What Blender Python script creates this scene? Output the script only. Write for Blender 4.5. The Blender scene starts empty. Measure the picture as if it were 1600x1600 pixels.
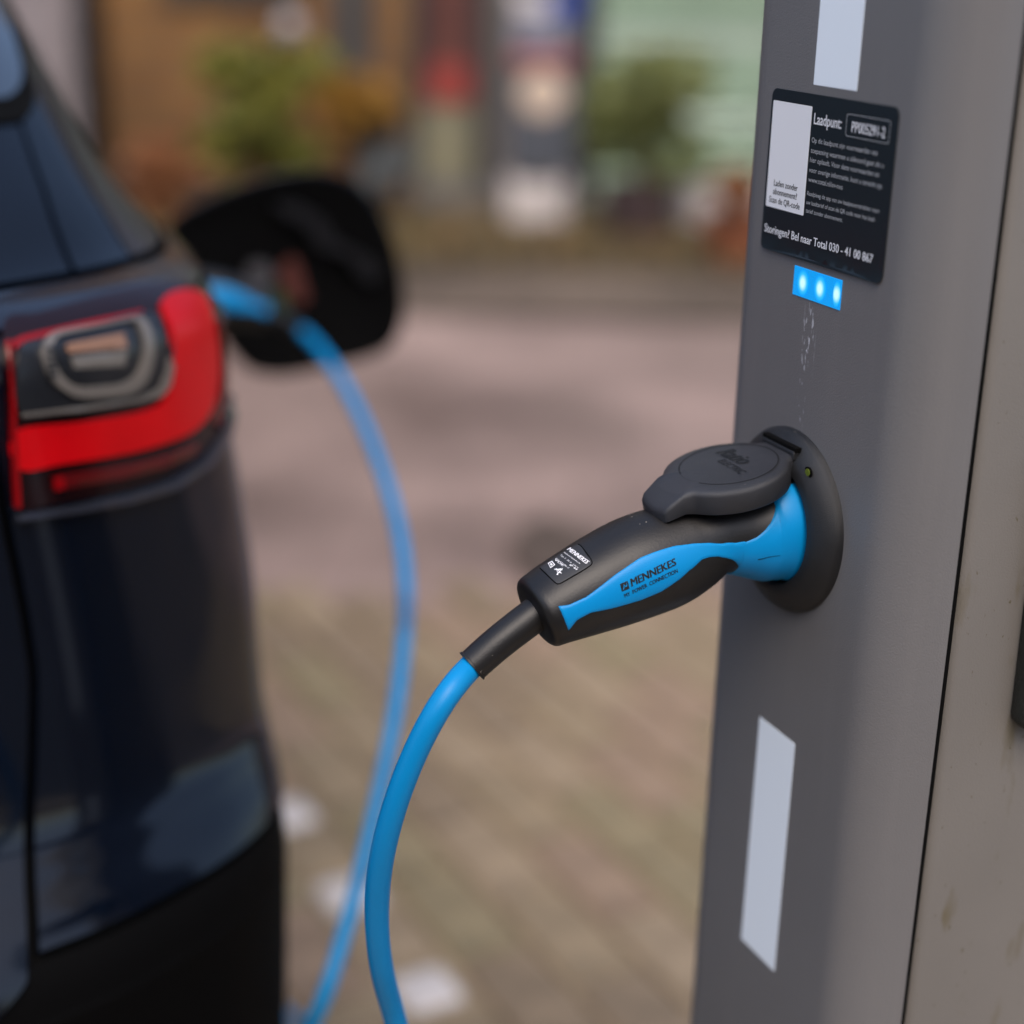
import bpy, bmesh, math, random
import numpy as np
from mathutils import Vector, Matrix, geometry
from mathutils.bvhtree import BVHTree

random.seed(7)
np.random.seed(7)
sc = bpy.context.scene
COL = sc.collection
R = math.radians

# ------------------------------------------------------------------ camera
F_PX = 2547.0                                   # focal length in pixels of the 1600 px photograph
UPC = np.array([192.0, 7297.0, 2547.0]); UPC /= np.linalg.norm(UPC)
FWD = np.array([0, 0, -1.0])
YC = FWD - (FWD @ UPC) * UPC; YC /= np.linalg.norm(YC)
XC = np.cross(YC, UPC)
CM = np.array([XC, YC, UPC])                    # camera -> world rotation
CAM = np.array([0, 0, 1.2])
cd = bpy.data.cameras.new('camera')
cd.sensor_width = 24.0
cd.lens = F_PX / 1600 * 24.0
cd.clip_start = 0.02
cd.clip_end = 500
cd.dof.use_dof = True
cd.dof.focus_distance = 0.762
cd.dof.aperture_fstop = 1.6
cam = bpy.data.objects.new('camera', cd)
m4 = Matrix.Identity(4)
for i in range(3):
    for j in range(3):
        m4[i][j] = CM[i][j]
m4.translation = Vector(CAM)
cam.matrix_world = m4
COL.objects.link(cam)
sc.camera = cam

# ------------------------------------------------------------------ sky and sun
SUN_AZ, SUN_EL = 174.0, 56.0                    # degrees clockwise from +Y, above the horizon
w = bpy.data.worlds.new('World'); sc.world = w; w.use_nodes = True
nt = w.node_tree
sky = nt.nodes.new('ShaderNodeTexSky'); sky.sky_type = 'NISHITA'; sky.sun_disc = False
sky.sun_elevation = R(SUN_EL); sky.sun_rotation = R(SUN_AZ)
sky.dust_density = 3.0; sky.air_density = 1.0; sky.ozone_density = 1.0
nt.links.new(sky.outputs[0], nt.nodes['Background'].inputs[0])
nt.nodes['Background'].inputs[1].default_value = 0.15
sl = bpy.data.lights.new('sun', 'SUN'); sl.energy = 0.8; sl.angle = R(40); sl.color = (1.0, 0.87, 0.74)
sun = bpy.data.objects.new('sun', sl); COL.objects.link(sun)
sdir = Vector((math.sin(R(SUN_AZ)) * math.cos(R(SUN_EL)), math.cos(R(SUN_AZ)) * math.cos(R(SUN_EL)), math.sin(R(SUN_EL))))
sun.rotation_euler = sdir.to_track_quat('Z', 'Y').to_euler()
sun.location = (4, -4, 8)
sc.view_settings.view_transform = 'Standard'
sc.view_settings.look = 'None'
sc.view_settings.exposure = 0.86
sc.view_settings.gamma = 1.0
sc.view_settings.use_curve_mapping = False

# ------------------------------------------------------------------ pixel rays
Z3 = np.array([0, 0, 1.0])
def ray(px, py):
    return CM @ np.array([(px - 800) / F_PX, -(py - 800) / F_PX, -1.0])
def at(px, py, d):
    return CAM + ray(px, py) * d
def hit(px, py, p0, n):
    r = ray(px, py)
    return CAM + r * (np.dot(np.asarray(p0) - CAM, n) / np.dot(r, n))
def gnd(px, py):
    return hit(px, py, np.zeros(3), Z3)

# ------------------------------------------------------------------ materials
MATS = {}
def mat(name, col=(.5, .5, .5), rough=.5, metal=0.0, coat=0.0, spec=.5, var=0.0, vscale=20.0, col2=None,
        bump=0.0, bscale=200.0, rvar=0.0, emis=None, estr=0.0, sheen=0.0, trans=0.0):
    if name in MATS:
        return MATS[name]
    m = bpy.data.materials.new(name); m.use_nodes = True
    t = m.node_tree; b = t.nodes['Principled BSDF']
    b.inputs['Base Color'].default_value = (*col, 1)
    b.inputs['Roughness'].default_value = rough
    b.inputs['Metallic'].default_value = metal
    b.inputs['Coat Weight'].default_value = coat
    b.inputs['Coat Roughness'].default_value = .03
    b.inputs['Specular IOR Level'].default_value = spec
    b.inputs['Transmission Weight'].default_value = trans
    tc = t.nodes.new('ShaderNodeTexCoord')
    if var > 0 or col2:
        n = t.nodes.new('ShaderNodeTexNoise'); n.inputs['Scale'].default_value = vscale
        n.inputs['Detail'].default_value = 6
        t.links.new(tc.outputs['Object'], n.inputs['Vector'])
        cr = t.nodes.new('ShaderNodeValToRGB')
        c2 = col2 if col2 else tuple(min(1, c * (1 + var)) for c in col)
        c1 = col if col2 else tuple(c * (1 - var) for c in col)
        cr.color_ramp.elements[0].color = (*c1, 1); cr.color_ramp.elements[0].position = .35
        cr.color_ramp.elements[1].color = (*c2, 1); cr.color_ramp.elements[1].position = .65
        t.links.new(n.outputs['Fac'], cr.inputs[0])
        t.links.new(cr.outputs[0], b.inputs['Base Color'])
    if rvar > 0:
        n = t.nodes.new('ShaderNodeTexNoise'); n.inputs['Scale'].default_value = vscale * .7
        n.inputs['Detail'].default_value = 8
        t.links.new(tc.outputs['Object'], n.inputs['Vector'])
        mr = t.nodes.new('ShaderNodeMapRange')
        mr.inputs['To Min'].default_value = max(0, rough - rvar); mr.inputs['To Max'].default_value = min(1, rough + rvar)
        t.links.new(n.outputs['Fac'], mr.inputs['Value']); t.links.new(mr.outputs[0], b.inputs['Roughness'])
    if bump > 0:
        n = t.nodes.new('ShaderNodeTexNoise'); n.inputs['Scale'].default_value = bscale
        n.inputs['Detail'].default_value = 3
        t.links.new(tc.outputs['Object'], n.inputs['Vector'])
        bp = t.nodes.new('ShaderNodeBump'); bp.inputs['Strength'].default_value = bump
        bp.inputs['Distance'].default_value = .001
        t.links.new(n.outputs['Fac'], bp.inputs['Height']); t.links.new(bp.outputs[0], b.inputs['Normal'])
    if emis:
        b.inputs['Emission Color'].default_value = (*emis, 1); b.inputs['Emission Strength'].default_value = estr
    MATS[name] = m
    return m

def add_specks(m, scale, thr, col, stretch=(1, 1, 1), window=None, size=.02):
    """Small worn or dusty flecks; window = (axis ranges in object space) limits them."""
    t = m.node_tree; b = t.nodes['Principled BSDF']
    tc = t.nodes.new('ShaderNodeTexCoord')
    mp = t.nodes.new('ShaderNodeMapping'); mp.inputs['Scale'].default_value = stretch
    t.links.new(tc.outputs['Object'], mp.inputs['Vector'])
    n = t.nodes.new('ShaderNodeTexNoise'); n.inputs['Scale'].default_value = scale; n.inputs['Detail'].default_value = 4
    t.links.new(mp.outputs[0], n.inputs['Vector'])
    mr = t.nodes.new('ShaderNodeMapRange'); mr.inputs['From Min'].default_value = thr; mr.inputs['From Max'].default_value = thr + size
    t.links.new(n.outputs['Fac'], mr.inputs['Value'])
    fac = mr.outputs[0]
    if window:
        sp = t.nodes.new('ShaderNodeSeparateXYZ'); t.links.new(tc.outputs['Object'], sp.inputs[0])
        for ax, (c, half) in window.items():
            s = t.nodes.new('ShaderNodeMath'); s.operation = 'SUBTRACT'; s.inputs[1].default_value = c
            t.links.new(sp.outputs[ax], s.inputs[0])
            a = t.nodes.new('ShaderNodeMath'); a.operation = 'ABSOLUTE'; t.links.new(s.outputs[0], a.inputs[0])
            g = t.nodes.new('ShaderNodeMapRange'); g.inputs['From Min'].default_value = half; g.inputs['From Max'].default_value = half * .3
            t.links.new(a.outputs[0], g.inputs['Value'])
            mu = t.nodes.new('ShaderNodeMath'); mu.operation = 'MULTIPLY'
            t.links.new(fac, mu.inputs[0]); t.links.new(g.outputs[0], mu.inputs[1]); fac = mu.outputs[0]
    mx = t.nodes.new('ShaderNodeMix'); mx.data_type = 'RGBA'
    bc = b.inputs['Base Color']
    if bc.links:
        t.links.new(bc.links[0].from_socket, mx.inputs['A'])
    else:
        mx.inputs['A'].default_value = bc.default_value
    mx.inputs['B'].default_value = (*col, 1)
    t.links.new(fac, mx.inputs['Factor']); t.links.new(mx.outputs['Result'], bc)

RUBBER = mat('black_rubber', (.0098, .0090, .0090), .44, bump=.10, bscale=900, var=.25, vscale=30, rvar=.08)
add_specks(RUBBER, 260, .735, (.22, .2, .17), size=.012)
PLASTIC = mat('dark_plastic', (.0125, .0132, .015), .40, bump=.4, bscale=3200, var=.18, vscale=25, rvar=.06)
add_specks(PLASTIC, 260, .75, (.25, .23, .2), size=.02)
BLUE = mat('blue_plastic', (.0, .25, .60), .40, spec=.28, var=.05, vscale=14, rvar=.05)
CORD = mat('blue_cord', (.0, .225, .53), .42, spec=.28, var=.06, vscale=9, rvar=.08, bump=.05, bscale=300)
add_specks(CORD, 150, .71, (.10, .22, .36), size=.04)
add_specks(CORD, 18, .62, (.01, .12, .30), size=.15)
PRINTK = mat('black_print', (.006, .007, .008), .6)
PRINTW = mat('white_print', (.86, .86, .88), .5)
PRINTG = mat('grey_print', (.48, .49, .5), .5)
GREYL = mat('label_grey', (.026, .027, .030), .5)
POST = mat('grey_paint', (.158, .153, .153), .42, var=.045, vscale=5, bump=.22, bscale=1100, rvar=.06)
POSTR = mat('grey_paint_worn_lit', (.178, .165, .150), .46, var=.06, vscale=7, bump=.22, bscale=1100, rvar=.08)  # same paint, base lightened and warmed for the light this side catches
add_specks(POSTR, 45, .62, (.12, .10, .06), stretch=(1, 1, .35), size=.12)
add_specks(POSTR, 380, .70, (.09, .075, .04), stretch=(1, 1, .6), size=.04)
BAR = mat('white_acrylic', (.78, .84, .91), .25, rvar=.05, emis=(.80, .91, 1.0), estr=.045)
STICK = mat('sticker_navy', (.010, .0155, .0195), .30, rvar=.07, vscale=12)
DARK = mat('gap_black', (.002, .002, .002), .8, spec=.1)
PAINT = mat('car_paint', (.0016, .0030, .0072), .22, spec=.0, coat=1.0, var=.2, vscale=900)
CLAD = mat('black_cladding', (.0018, .0018, .002), .7, spec=.06, bump=.4, bscale=900)
GLASS = mat('dark_glass', (.006, .008, .010), .04, coat=1.0)
PAINT.node_tree.nodes['Principled BSDF'].inputs['Coat IOR'].default_value = 1.45
PAINT.node_tree.nodes['Principled BSDF'].inputs['Coat Roughness'].default_value = .09
GLASS.node_tree.nodes['Principled BSDF'].inputs['Coat IOR'].default_value = 2.3
TRIM = mat('pillar_trim', (.018, .016, .018), .35)
LENS = mat('lens_dark', (.010, .0015, .002), .14, spec=.3, coat=.2)
REDL = mat('lens_red', (.32, .0, .002), .30, spec=.25, coat=.1, var=.12, vscale=25, emis=(1, .0, .005), estr=.10)
REDD = mat('lens_deep_red', (.085, .001, .002), .18, coat=.5)
CHROME = mat('satin_chrome', (.19, .172, .155), .30, metal=.3)
AMBER = mat('amber_bulb', (.25, .135, .085), .25)
REDM = mat('lens_mid_red', (.24, .001, .003), .2, spec=.3, coat=.2)
LAMPK = mat('lamp_black', (.010, .011, .014), .28, coat=.3)
TYRE = mat('tyre', (.012, .012, .012), .8, bump=.4, bscale=80)
RIM = mat('rim', (.33, .33, .34), .3, metal=.9)

# ------------------------------------------------------------------ object helpers
ROOTM = {}
def tag(o, label=None, cat=None, group=None, kind=None):
    if label: o['label'] = label
    if cat: o['category'] = cat
    if group: o['group'] = group
    if kind: o['kind'] = kind
    return o
def empty(name, loc, rz=0.0, label=None, cat=None, group=None):
    o = bpy.data.objects.new(name, None); COL.objects.link(o)
    o.empty_display_size = .05
    o.location = loc; o.rotation_euler = (0, 0, rz)
    ROOTM[o] = Matrix.Translation(Vector(loc)) @ Matrix.Rotation(rz, 4, 'Z')
    return tag(o, label, cat, group)
def wm(o):
    return ROOTM.get(o, Matrix.Identity(4))
def mk(name, V, F, m, parent=None, world=False, smooth=False, frame=None, flat_angle=None):
    """Link one mesh object. V in the parent's space, or in world space with world=True."""
    me = bpy.data.meshes.new(name)
    V = [Vector(v) for v in V]
    fm = frame if frame is not None else None
    if parent is not None and world:
        inv = wm(parent).inverted()
        V = [inv @ v for v in V]
    me.from_pydata([tuple(v) for v in V], [], [tuple(f) for f in F])
    me.materials.append(m)
    bm = bmesh.new(); bm.from_mesh(me)
    bmesh.ops.recalc_face_normals(bm, faces=bm.faces)
    bm.to_mesh(me); bm.free()
    if smooth:
        for p in me.polygons: p.use_smooth = True
    o = bpy.data.objects.new(name, me); COL.objects.link(o)
    if parent is not None:
        o.parent = parent
    base = wm(parent) if parent is not None else Matrix.Identity(4)
    if fm is not None:
        o.matrix_basis = base.inverted() @ fm
        ROOTM[o] = fm.copy()
    else:
        ROOTM[o] = base.copy()
    return o
def smooth_by_angle(o, ang=40):
    me = o.data
    for p in me.polygons: p.use_smooth = True
    bm = bmesh.new(); bm.from_mesh(me)
    for e in bm.edges:
        if len(e.link_faces) == 2 and e.calc_face_angle(0) > R(ang):
            e.smooth = False
    bm.to_mesh(me); bm.free()
    return o
def box(c, s, bev=0.0, seg=2, rot=None):
    """verts, faces of a bevelled box centred at c with full sizes s."""
    bm = bmesh.new(); bmesh.ops.create_cube(bm, size=1)
    for v in bm.verts: v.co = Vector((v.co.x * s[0], v.co.y * s[1], v.co.z * s[2]))
    if bev > 0:
        bmesh.ops.bevel(bm, geom=list(bm.edges), offset=bev, segments=seg, affect='EDGES', profile=.5)
    V = [(rot @ v.co if rot else v.co.copy()) + Vector(c) for v in bm.verts]
    bm.verts.index_update()
    F = [[v.index for v in f.verts] for f in bm.faces]
    bm.free()
    return V, F
def join(*parts):
    V, F = [], []
    for v, f in parts:
        o = len(V); V += list(v); F += [[i + o for i in q] for q in f]
    return V, F
def loft(rings, close=True, cap0=True, cap1=True):
    n = len(rings[0]); V = [tuple(p) for r in rings for p in r]; F = []
    for i in range(len(rings) - 1):
        for j in range(n if close else n - 1):
            k = (j + 1) % n
            F.append([i * n + j, i * n + k, (i + 1) * n + k, (i + 1) * n + j])
    if cap0: F.append(list(range(n))[::-1])
    if cap1: F.append([(len(rings) - 1) * n + j for j in range(n)])
    return V, F
def catmull(P, n):
    """n points per span through the rows of P."""
    P = np.asarray(P, float); out = []
    Q = np.vstack([2 * P[0] - P[1], P, 2 * P[-1] - P[-2]])
    for i in range(1, len(Q) - 2):
        p0, p1, p2, p3 = Q[i - 1], Q[i], Q[i + 1], Q[i + 2]
        for k in range(n):
            t = k / n
            out.append(.5 * ((2 * p1) + (-p0 + p2) * t + (2 * p0 - 5 * p1 + 4 * p2 - p3) * t * t + (-p0 + 3 * p1 - 3 * p2 + p3) * t ** 3))
    out.append(P[-1])
    return np.array(out)
def tube(P, r, n=16, cap=True):
    P = np.asarray(P, float); rings = []
    rr = r if hasattr(r, '__len__') else [r] * len(P)
    T = np.gradient(P, axis=0); T /= np.linalg.norm(T, axis=1)[:, None]
    up = np.array([0, 0, 1.0]) if abs(T[0][2]) < .9 else np.array([1.0, 0, 0])
    nrm = up - (up @ T[0]) * T[0]; nrm /= np.linalg.norm(nrm)
    for i in range(len(P)):
        nrm = nrm - (nrm @ T[i]) * T[i]; nrm /= np.linalg.norm(nrm)
        b = np.cross(T[i], nrm)
        rings.append([P[i] + rr[i] * (math.cos(a) * nrm + math.sin(a) * b) for a in np.linspace(0, 2 * math.pi, n, endpoint=False)])
    return loft(rings, True, cap, cap)
def lathe(prof, n=48, axis='z', closed=False):
    rings = []
    for r, h in prof:
        ring = []
        for a in np.linspace(0, 2 * math.pi, n, endpoint=False):
            x, y = r * math.cos(a), r * math.sin(a)
            ring.append({'z': (x, y, h), 'y': (x, h, y), 'x': (h, x, y)}[axis])
        rings.append(ring)
    if closed: rings.append(rings[0])
    return loft(rings, True, not closed, not closed)

def text2d(s, bold=0.0, shear=0.0, size=1.0):
    cu = bpy.data.curves.new('tmp', 'FONT'); cu.body = s; cu.size = size
    cu.offset = bold; cu.shear = shear; cu.resolution_u = 3
    o = bpy.data.objects.new('tmp', cu); COL.objects.link(o)
    dg = bpy.context.evaluated_depsgraph_get(); dg.update()
    me = o.evaluated_get(dg).to_mesh()
    V = np.array([v.co[:2] for v in me.vertices]); F = [list(p.vertices) for p in me.polygons]
    o.evaluated_get(dg).to_mesh_clear()
    bpy.data.objects.remove(o); bpy.data.curves.remove(cu)
    return V, F
CAPH = 0.69
def text_unit(s, bold=0.0, shear=0.0):
    """verts (x 0..1 over the text width, y = 1 at cap height, layer); bold thickens the strokes with shifted layers."""
    V, F = text2d(s, 0.0, shear)
    x0, x1 = V[:, 0].min() - bold, V[:, 0].max() + bold
    out, faces = [], []
    shifts = [0.0] if bold <= 0 else [-bold, -bold * .33, bold * .33, bold]
    for k, d in enumerate(shifts):
        o = len(out)
        out += [((x + d - x0) / (x1 - x0), y / CAPH, k) for x, y in V]
        faces += [[i + o for i in f] for f in F]
    return out, faces

def cdt_fill(loops, step):
    """Triangulate 2D loops (outer first, holes after) with inner points every step."""
    if len(loops) == 2:                                    # a ring: quads between two loops of equal length
        a, b = np.array(loops[0], float), np.array(loops[1], float); n = len(a); k = 3
        P = [tuple(a[j] * (1 - i / k) + b[j] * (i / k)) for i in range(k + 1) for j in range(n)]
        return P, [[i * n + j, i * n + (j + 1) % n, (i + 1) * n + (j + 1) % n, (i + 1) * n + j] for i in range(k) for j in range(n)]
    pts, edges = [], []
    for lp in loops:
        o = len(pts); n = len(lp)
        pts += [Vector((float(p[0]), float(p[1]))) for p in lp]
        edges += [(o + i, o + (i + 1) % n) for i in range(n)]
    A = np.array(loops[0]); x0, y0 = A.min(0); x1, y1 = A.max(0)
    x = x0 + step * .5
    while x < x1:
        y = y0 + step * .5
        while y < y1:
            pts.append(Vector((x + random.uniform(-.1, .1) * step, y + random.uniform(-.1, .1) * step))); y += step
        x += step
    r = geometry.delaunay_2d_cdt(pts, edges, [], 1, 1e-5)
    used = sorted({i for f in r[2] for i in f}); ix = {v: k for k, v in enumerate(used)}
    return [(r[0][i].x, r[0][i].y) for i in used], [[ix[i] for i in f] for f in r[2]]
def smooth_loop(P, n=6):
    P = list(P); k = len(P)
    Q = np.array([P[-1]] + P + [P[0], P[1]], float); out = []
    for i in range(1, k + 1):
        p0, p1, p2, p3 = Q[i - 1], Q[i], Q[i + 1], Q[i + 2]
        for j in range(n):
            t = j / n
            out.append(tuple(.5 * ((2 * p1) + (-p0 + p2) * t + (2 * p0 - 5 * p1 + 4 * p2 - p3) * t * t + (-p0 + 3 * p1 - 3 * p2 + p3) * t ** 3)))
    return out
def drop(P2, bvh, off):
    """Lay 2D photo points onto a built surface, off metres above it."""
    out = []
    for x, y in P2:
        r = Vector(ray(x, y)).normalized()
        h = bvh.ray_cast(Vector(CAM), r)
        if h[0] is None:
            h2 = bvh.find_nearest(Vector(at(x, y, 1.0)))
            p, n = h2[0], h2[1]
        else:
            p, n = h[0], h[1]
        if n.dot(r) > 0: n = -n
        out.append(p + n * off)
    return out
def slab(top, faces, under):
    """Close a surface patch into a thin solid: top verts + under verts + rim."""
    n = len(top); V = list(top) + list(under); F = [list(f) for f in faces] + [[i + n for i in f[::-1]] for f in faces]
    cnt = {}
    for f in faces:
        for a, b in zip(f, f[1:] + f[:1]):
            cnt[(a, b)] = 1
    for a, b in list(cnt):
        if (b, a) not in cnt: F.append([b, a, a + n, b + n])
    return V, F

# ================================================================== GROUND
ground_m = mat('ground_soil', (.16, .13, .10), .9, var=.3, vscale=2)
g = mk('ground', [(-120, -120, -.012), (120, -120, -.012), (120, 120, -.012), (-120, 120, -.012)], [[0, 1, 2, 3]], ground_m)
tag(g, 'brown earth ground beneath the paved street', 'ground', kind='structure')

def brick_mat(name, c1, c2, mortar, rot, sx, wet=.25):
    m = bpy.data.materials.new(name); m.use_nodes = True
    t = m.node_tree; b = t.nodes['Principled BSDF']
    tc = t.nodes.new('ShaderNodeTexCoord'); mp = t.nodes.new('ShaderNodeMapping')
    mp.inputs['Rotation'].default_value = (0, 0, rot)
    t.links.new(tc.outputs['Object'], mp.inputs['Vector'])
    br = t.nodes.new('ShaderNodeTexBrick'); br.inputs['Scale'].default_value = 1.0
    br.inputs['Brick Width'].default_value = sx; br.inputs['Row Height'].default_value = sx / 2
    br.inputs['Mortar Size'].default_value = .006
    br.inputs['Color1'].default_value = (*c1, 1); br.inputs['Color2'].default_value = (*c2, 1); br.inputs['Mortar'].default_value = (*mortar, 1)
    t.links.new(mp.outputs[0], br.inputs['Vector'])
    n = t.nodes.new('ShaderNodeTexNoise'); n.inputs['Scale'].default_value = 1.3; n.inputs['Detail'].default_value = 5
    t.links.new(tc.outputs['Object'], n.inputs['Vector'])
    mr = t.nodes.new('ShaderNodeMapRange'); mr.inputs['From Min'].default_value = .35; mr.inputs['From Max'].default_value = .68
    mr.inputs['To Min'].default_value = .55; mr.inputs['To Max'].default_value = 1.2
    t.links.new(n.outputs['Fac'], mr.inputs['Value'])
    mu = t.nodes.new('ShaderNodeMix'); mu.data_type = 'RGBA'; mu.blend_type = 'MULTIPLY'; mu.inputs['Factor'].default_value = 1
    t.links.new(br.outputs['Color'], mu.inputs['A']); t.links.new(mr.outputs[0], mu.inputs['B'])
    t.links.new(mu.outputs['Result'], b.inputs['Base Color'])
    rr = t.nodes.new('ShaderNodeMapRange'); rr.inputs['From Min'].default_value = .35; rr.inputs['From Max'].default_value = .6
    rr.inputs['To Min'].default_value = .75 - wet; rr.inputs['To Max'].default_value = .8
    t.links.new(n.outputs['Fac'], rr.inputs['Value']); t.links.new(rr.outputs[0], b.inputs['Roughness'])
    bp = t.nodes.new('ShaderNodeBump'); bp.inputs['Strength'].default_value = .6; bp.inputs['Distance'].default_value = .004
    t.links.new(br.outputs['Fac'], bp.inputs['Height']); bp.invert = True
    t.links.new(bp.outputs[0], b.inputs['Normal'])
    return m
ROADM = brick_mat('road_brick', (.325, .235, .205), (.27, .192, .168), (.22, .165, .135), R(4), .21, .3)
FOOTM = brick_mat('pavement_brick', (.155, .115, .085), (.12, .088, .066), (.07, .055, .04), R(4), .21, .1)
def sheet(name, x0, x1, y0, y1, z, m, label):
    o = mk(name, [(x0, y0, z), (x1, y0, z), (x1, y1, z), (x0, y1, z)], [[0, 1, 2, 3]], m)
    return tag(o, label, name.replace('_', ' '), kind='structure')
sheet('road', -30, 30, 2.90, 5.45, -.009, ROADM, 'pinkish brick street crossing behind the parking bay')
sheet('far_pavement', -30, 30, 5.47, 6.25, .004, FOOTM, 'brown brick pavement strip along the far side of the street')
BASEM = mat('sand_bed', (.30, .235, .155), .95, var=.3, vscale=9)
bay = sheet('parking_bay', -30, 30, -12, 2.88, -.0105, BASEM, 'brown clinker paved parking bay under the car and the charging post')
sheet('unseen_asphalt_lane', -30, 30, -4.1, -.35, .004, mat('asphalt', (.036, .036, .038), .85, var=.25, vscale=14, bump=.8, bscale=90), 'dark asphalt lane added out of view to darken the bumper reflections')  # unseen ground added so the bumper mirrors something dark
near_m = brick_mat('bay_brick_far', (.155, .118, .090), (.120, .093, .070), (.07, .055, .042), R(-29), .21, .15)

for x0, x1, y0, y1, lb in ((-30, -2.62, -.35, 2.89, 'brown clinker paving of the next parking bay beyond the car'), (2.95, 30, -.35, 2.89, 'brown clinker paving of the bay beyond the charging post')):
    sheet('paving', x0, x1, y0, y1, -.004, near_m, lb)
rp = np.random.RandomState(8); pc = gnd(868, 858)
P = smooth_loop([(pc[0] + math.cos(a) * .085 * rp.uniform(.7, 1.3), pc[1] + math.sin(a) * .21 * rp.uniform(.7, 1.25)) for a in np.linspace(0, 2 * math.pi, 12, endpoint=False)], 4)
o = mk('puddle', [(x, y, .0062) for x, y in P], [list(range(len(P)))], mat('wet_brick', (.085, .062, .050), .5, var=.25, vscale=12))
tag(o, 'small dark damp patch on the brick street', 'puddle', kind='structure')
# paving bricks, laid in courses that run along PE
PYAW = R(29)
PE = np.array([-math.sin(PYAW), math.cos(PYAW)]); PF = np.array([math.cos(PYAW), math.sin(PYAW)])
PO = gnd(545, 1390)[:2]                                   # a white stone of the bay line lies here
def brick_mesh(name, lx, ly, m):
    V, F = box((0, 0, -.03), (lx, ly, .06), .005, 1)
    me = bpy.data.meshes.new(name); me.from_pydata([tuple(v) for v in V], [], F); me.materials.append(m)
    return me, V, F
BRM = []
for i, c in enumerate([(.258, .196, .122), (.215, .160, .104), (.285, .216, .140), (.236, .190, .110), (.265, .187, .127)]):
    BRM.append(mat('clinker_%d' % i, c, .72, var=.22, vscale=14, rvar=.15, bump=.8, bscale=160))
WHITEB = mat('white_stone', (.60, .56, .54), .75, var=.12, vscale=18, bump=.5, bscale=150)
wsz = .080
def soft_block():
    V, F = box((0, 0, -.03), (wsz, wsz, .06), .014, 2)
    me = bpy.data.meshes.new('white_brick'); me.from_pydata([tuple(v) for v in V], [], F); me.materials.append(WHITEB); return me
meshes = [brick_mesh('brick', .097, .203, m)[0] for m in BRM]
wmesh = soft_block()
smesh = [brick_mesh('brick', .100, .118, m)[0] for m in BRM]
bricks, rest = [], []
vis = []
for ci in range(-34, 35):
    if ci == 0:
        step, k0, k1 = .1175, -26, 14
    else:
        step, k0, k1 = .211, -16, 14
    for k in range(k0, k1):
        s = k * step + (0 if ci == 0 else (.1055 if ci % 2 else 0))
        p = PO + PF * (ci * .1055) + PE * s
        if not (-2.6 < p[0] < 2.9 and .15 < p[1] < 3.0 + .12 * math.sin(p[0] * 5)): continue
        q = (CM.T @ (np.array([p[0], p[1], 0]) - CAM)); d = -q[2]
        px, py = 800 + F_PX * q[0] / d, 800 - F_PX * q[1] / d
        seen = d > 0 and 380 < px < 1180 and 850 < py < 1720
        white = ci == 0 and k % 2 == 0
        vis.append((0 if seen else 1, d, ci, k, p, white))
vis.sort(key=lambda a: (a[0], a[1]))
sv, sf = [], []
bV, bF = box((0, 0, -.03), (.097, .203, .06), .005, 1)
for idx, (ns, d, ci, k, p, white) in enumerate(vis):
    rz = PYAW + random.uniform(-.012, .012)
    tilt = (random.uniform(-.012, .012), random.uniform(-.012, .012), rz)
    zz = random.uniform(-.0015, .0025)
    if white or (ns == 0 and len(bricks) < 290):
        me = wmesh if white else (random.choice(smesh) if ci == 0 else random.choice(meshes))
        o = bpy.data.objects.new('white_brick' if white else 'brick', me); COL.objects.link(o)
        o.parent = bay; o.location = (p[0], p[1], zz); o.rotation_euler = tilt
        bricks.append(o)
    else:
        mm = Matrix.Translation((p[0], p[1], zz)) @ Matrix.Rotation(rz, 4, 'Z')
        off = len(sv); sc_y = .57 if ci == 0 else 1
        sv += [mm @ Vector((v[0], v[1] * sc_y, v[2])) for v in bV]; sf += [[i + off for i in f] for f in bF]
o = mk('brick_field', sv, sf, BRM[0], bay); o['kind'] = 'stuff'
for m in BRM[1:]: o.data.materials.append(m)
nf = len(bF)
for i, p in enumerate(o.data.polygons): p.material_index = (i // nf * 7) % 5

# ================================================================== CAR
CYAW = R(18)
CC = np.array([-math.sin(CYAW), math.cos(CYAW), 0]); CR = np.array([math.cos(CYAW), math.sin(CYAW), 0])
def car_w(u, v, z):
    return CC * u + CR * v + Z3 * z
VC = -.76
OUT = np.array([(.850, -.76), (.851, -.60), (.857, -.44), (.870, -.28), (.899, -.132), (.944, -.003), (.984, .063), (1.025, .109), (1.077, .140),
                (1.16, .147), (1.29, .141), (1.6, .120), (2.1, .112), (3.05, .112), (3.85, .105), (4.40, .09), (4.75, .045), (4.98, -.035),
                (5.13, -.26), (5.19, -.50), (5.21, -.76)])
OUTD = catmull(OUT, 12)                                  # 12 samples per control span; t = control index
NT = len(OUT) - 1
LEV = np.array([  # z, rear shift, side inset, front shift
    (.20, .05, .05, .10), (.27, -.035, -.008, .03), (.42, -.082, -.024, 0), (.57, -.092, -.028, 0), (.595, -.091, -.028, 0), (.618, -.084, -.027, 0), (.641, -.067, -.025, 0),
    (.664, -.044, -.022, 0), (.69, -.026, -.020, 0), (.76, -.011, -.018, 0), (.82, -.003, -.013, 0), (.88, 0, -.005, .02), (.94, 0, 0, .06), (.962, .002, .002, .15),
    (.974, .008, .006, .25), (.983, .018, .012, .4), (.990, .034, .021, .6), (.9955, .055, .031, .85), (1.010, .078, .046, 1.05), (1.04, .105, .069, 1.2), (1.085, .165, .092, 1.32), (1.155, .265, .126, 1.5),
    (1.28, .46, .18, 1.82), (1.42, .70, .24, 2.15), (1.50, .92, .31, 2.35), (1.54, 1.18, .40, 2.5), (1.556, 1.5, .55, 2.62)])
LEVD = catmull(LEV, 8)
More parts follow.
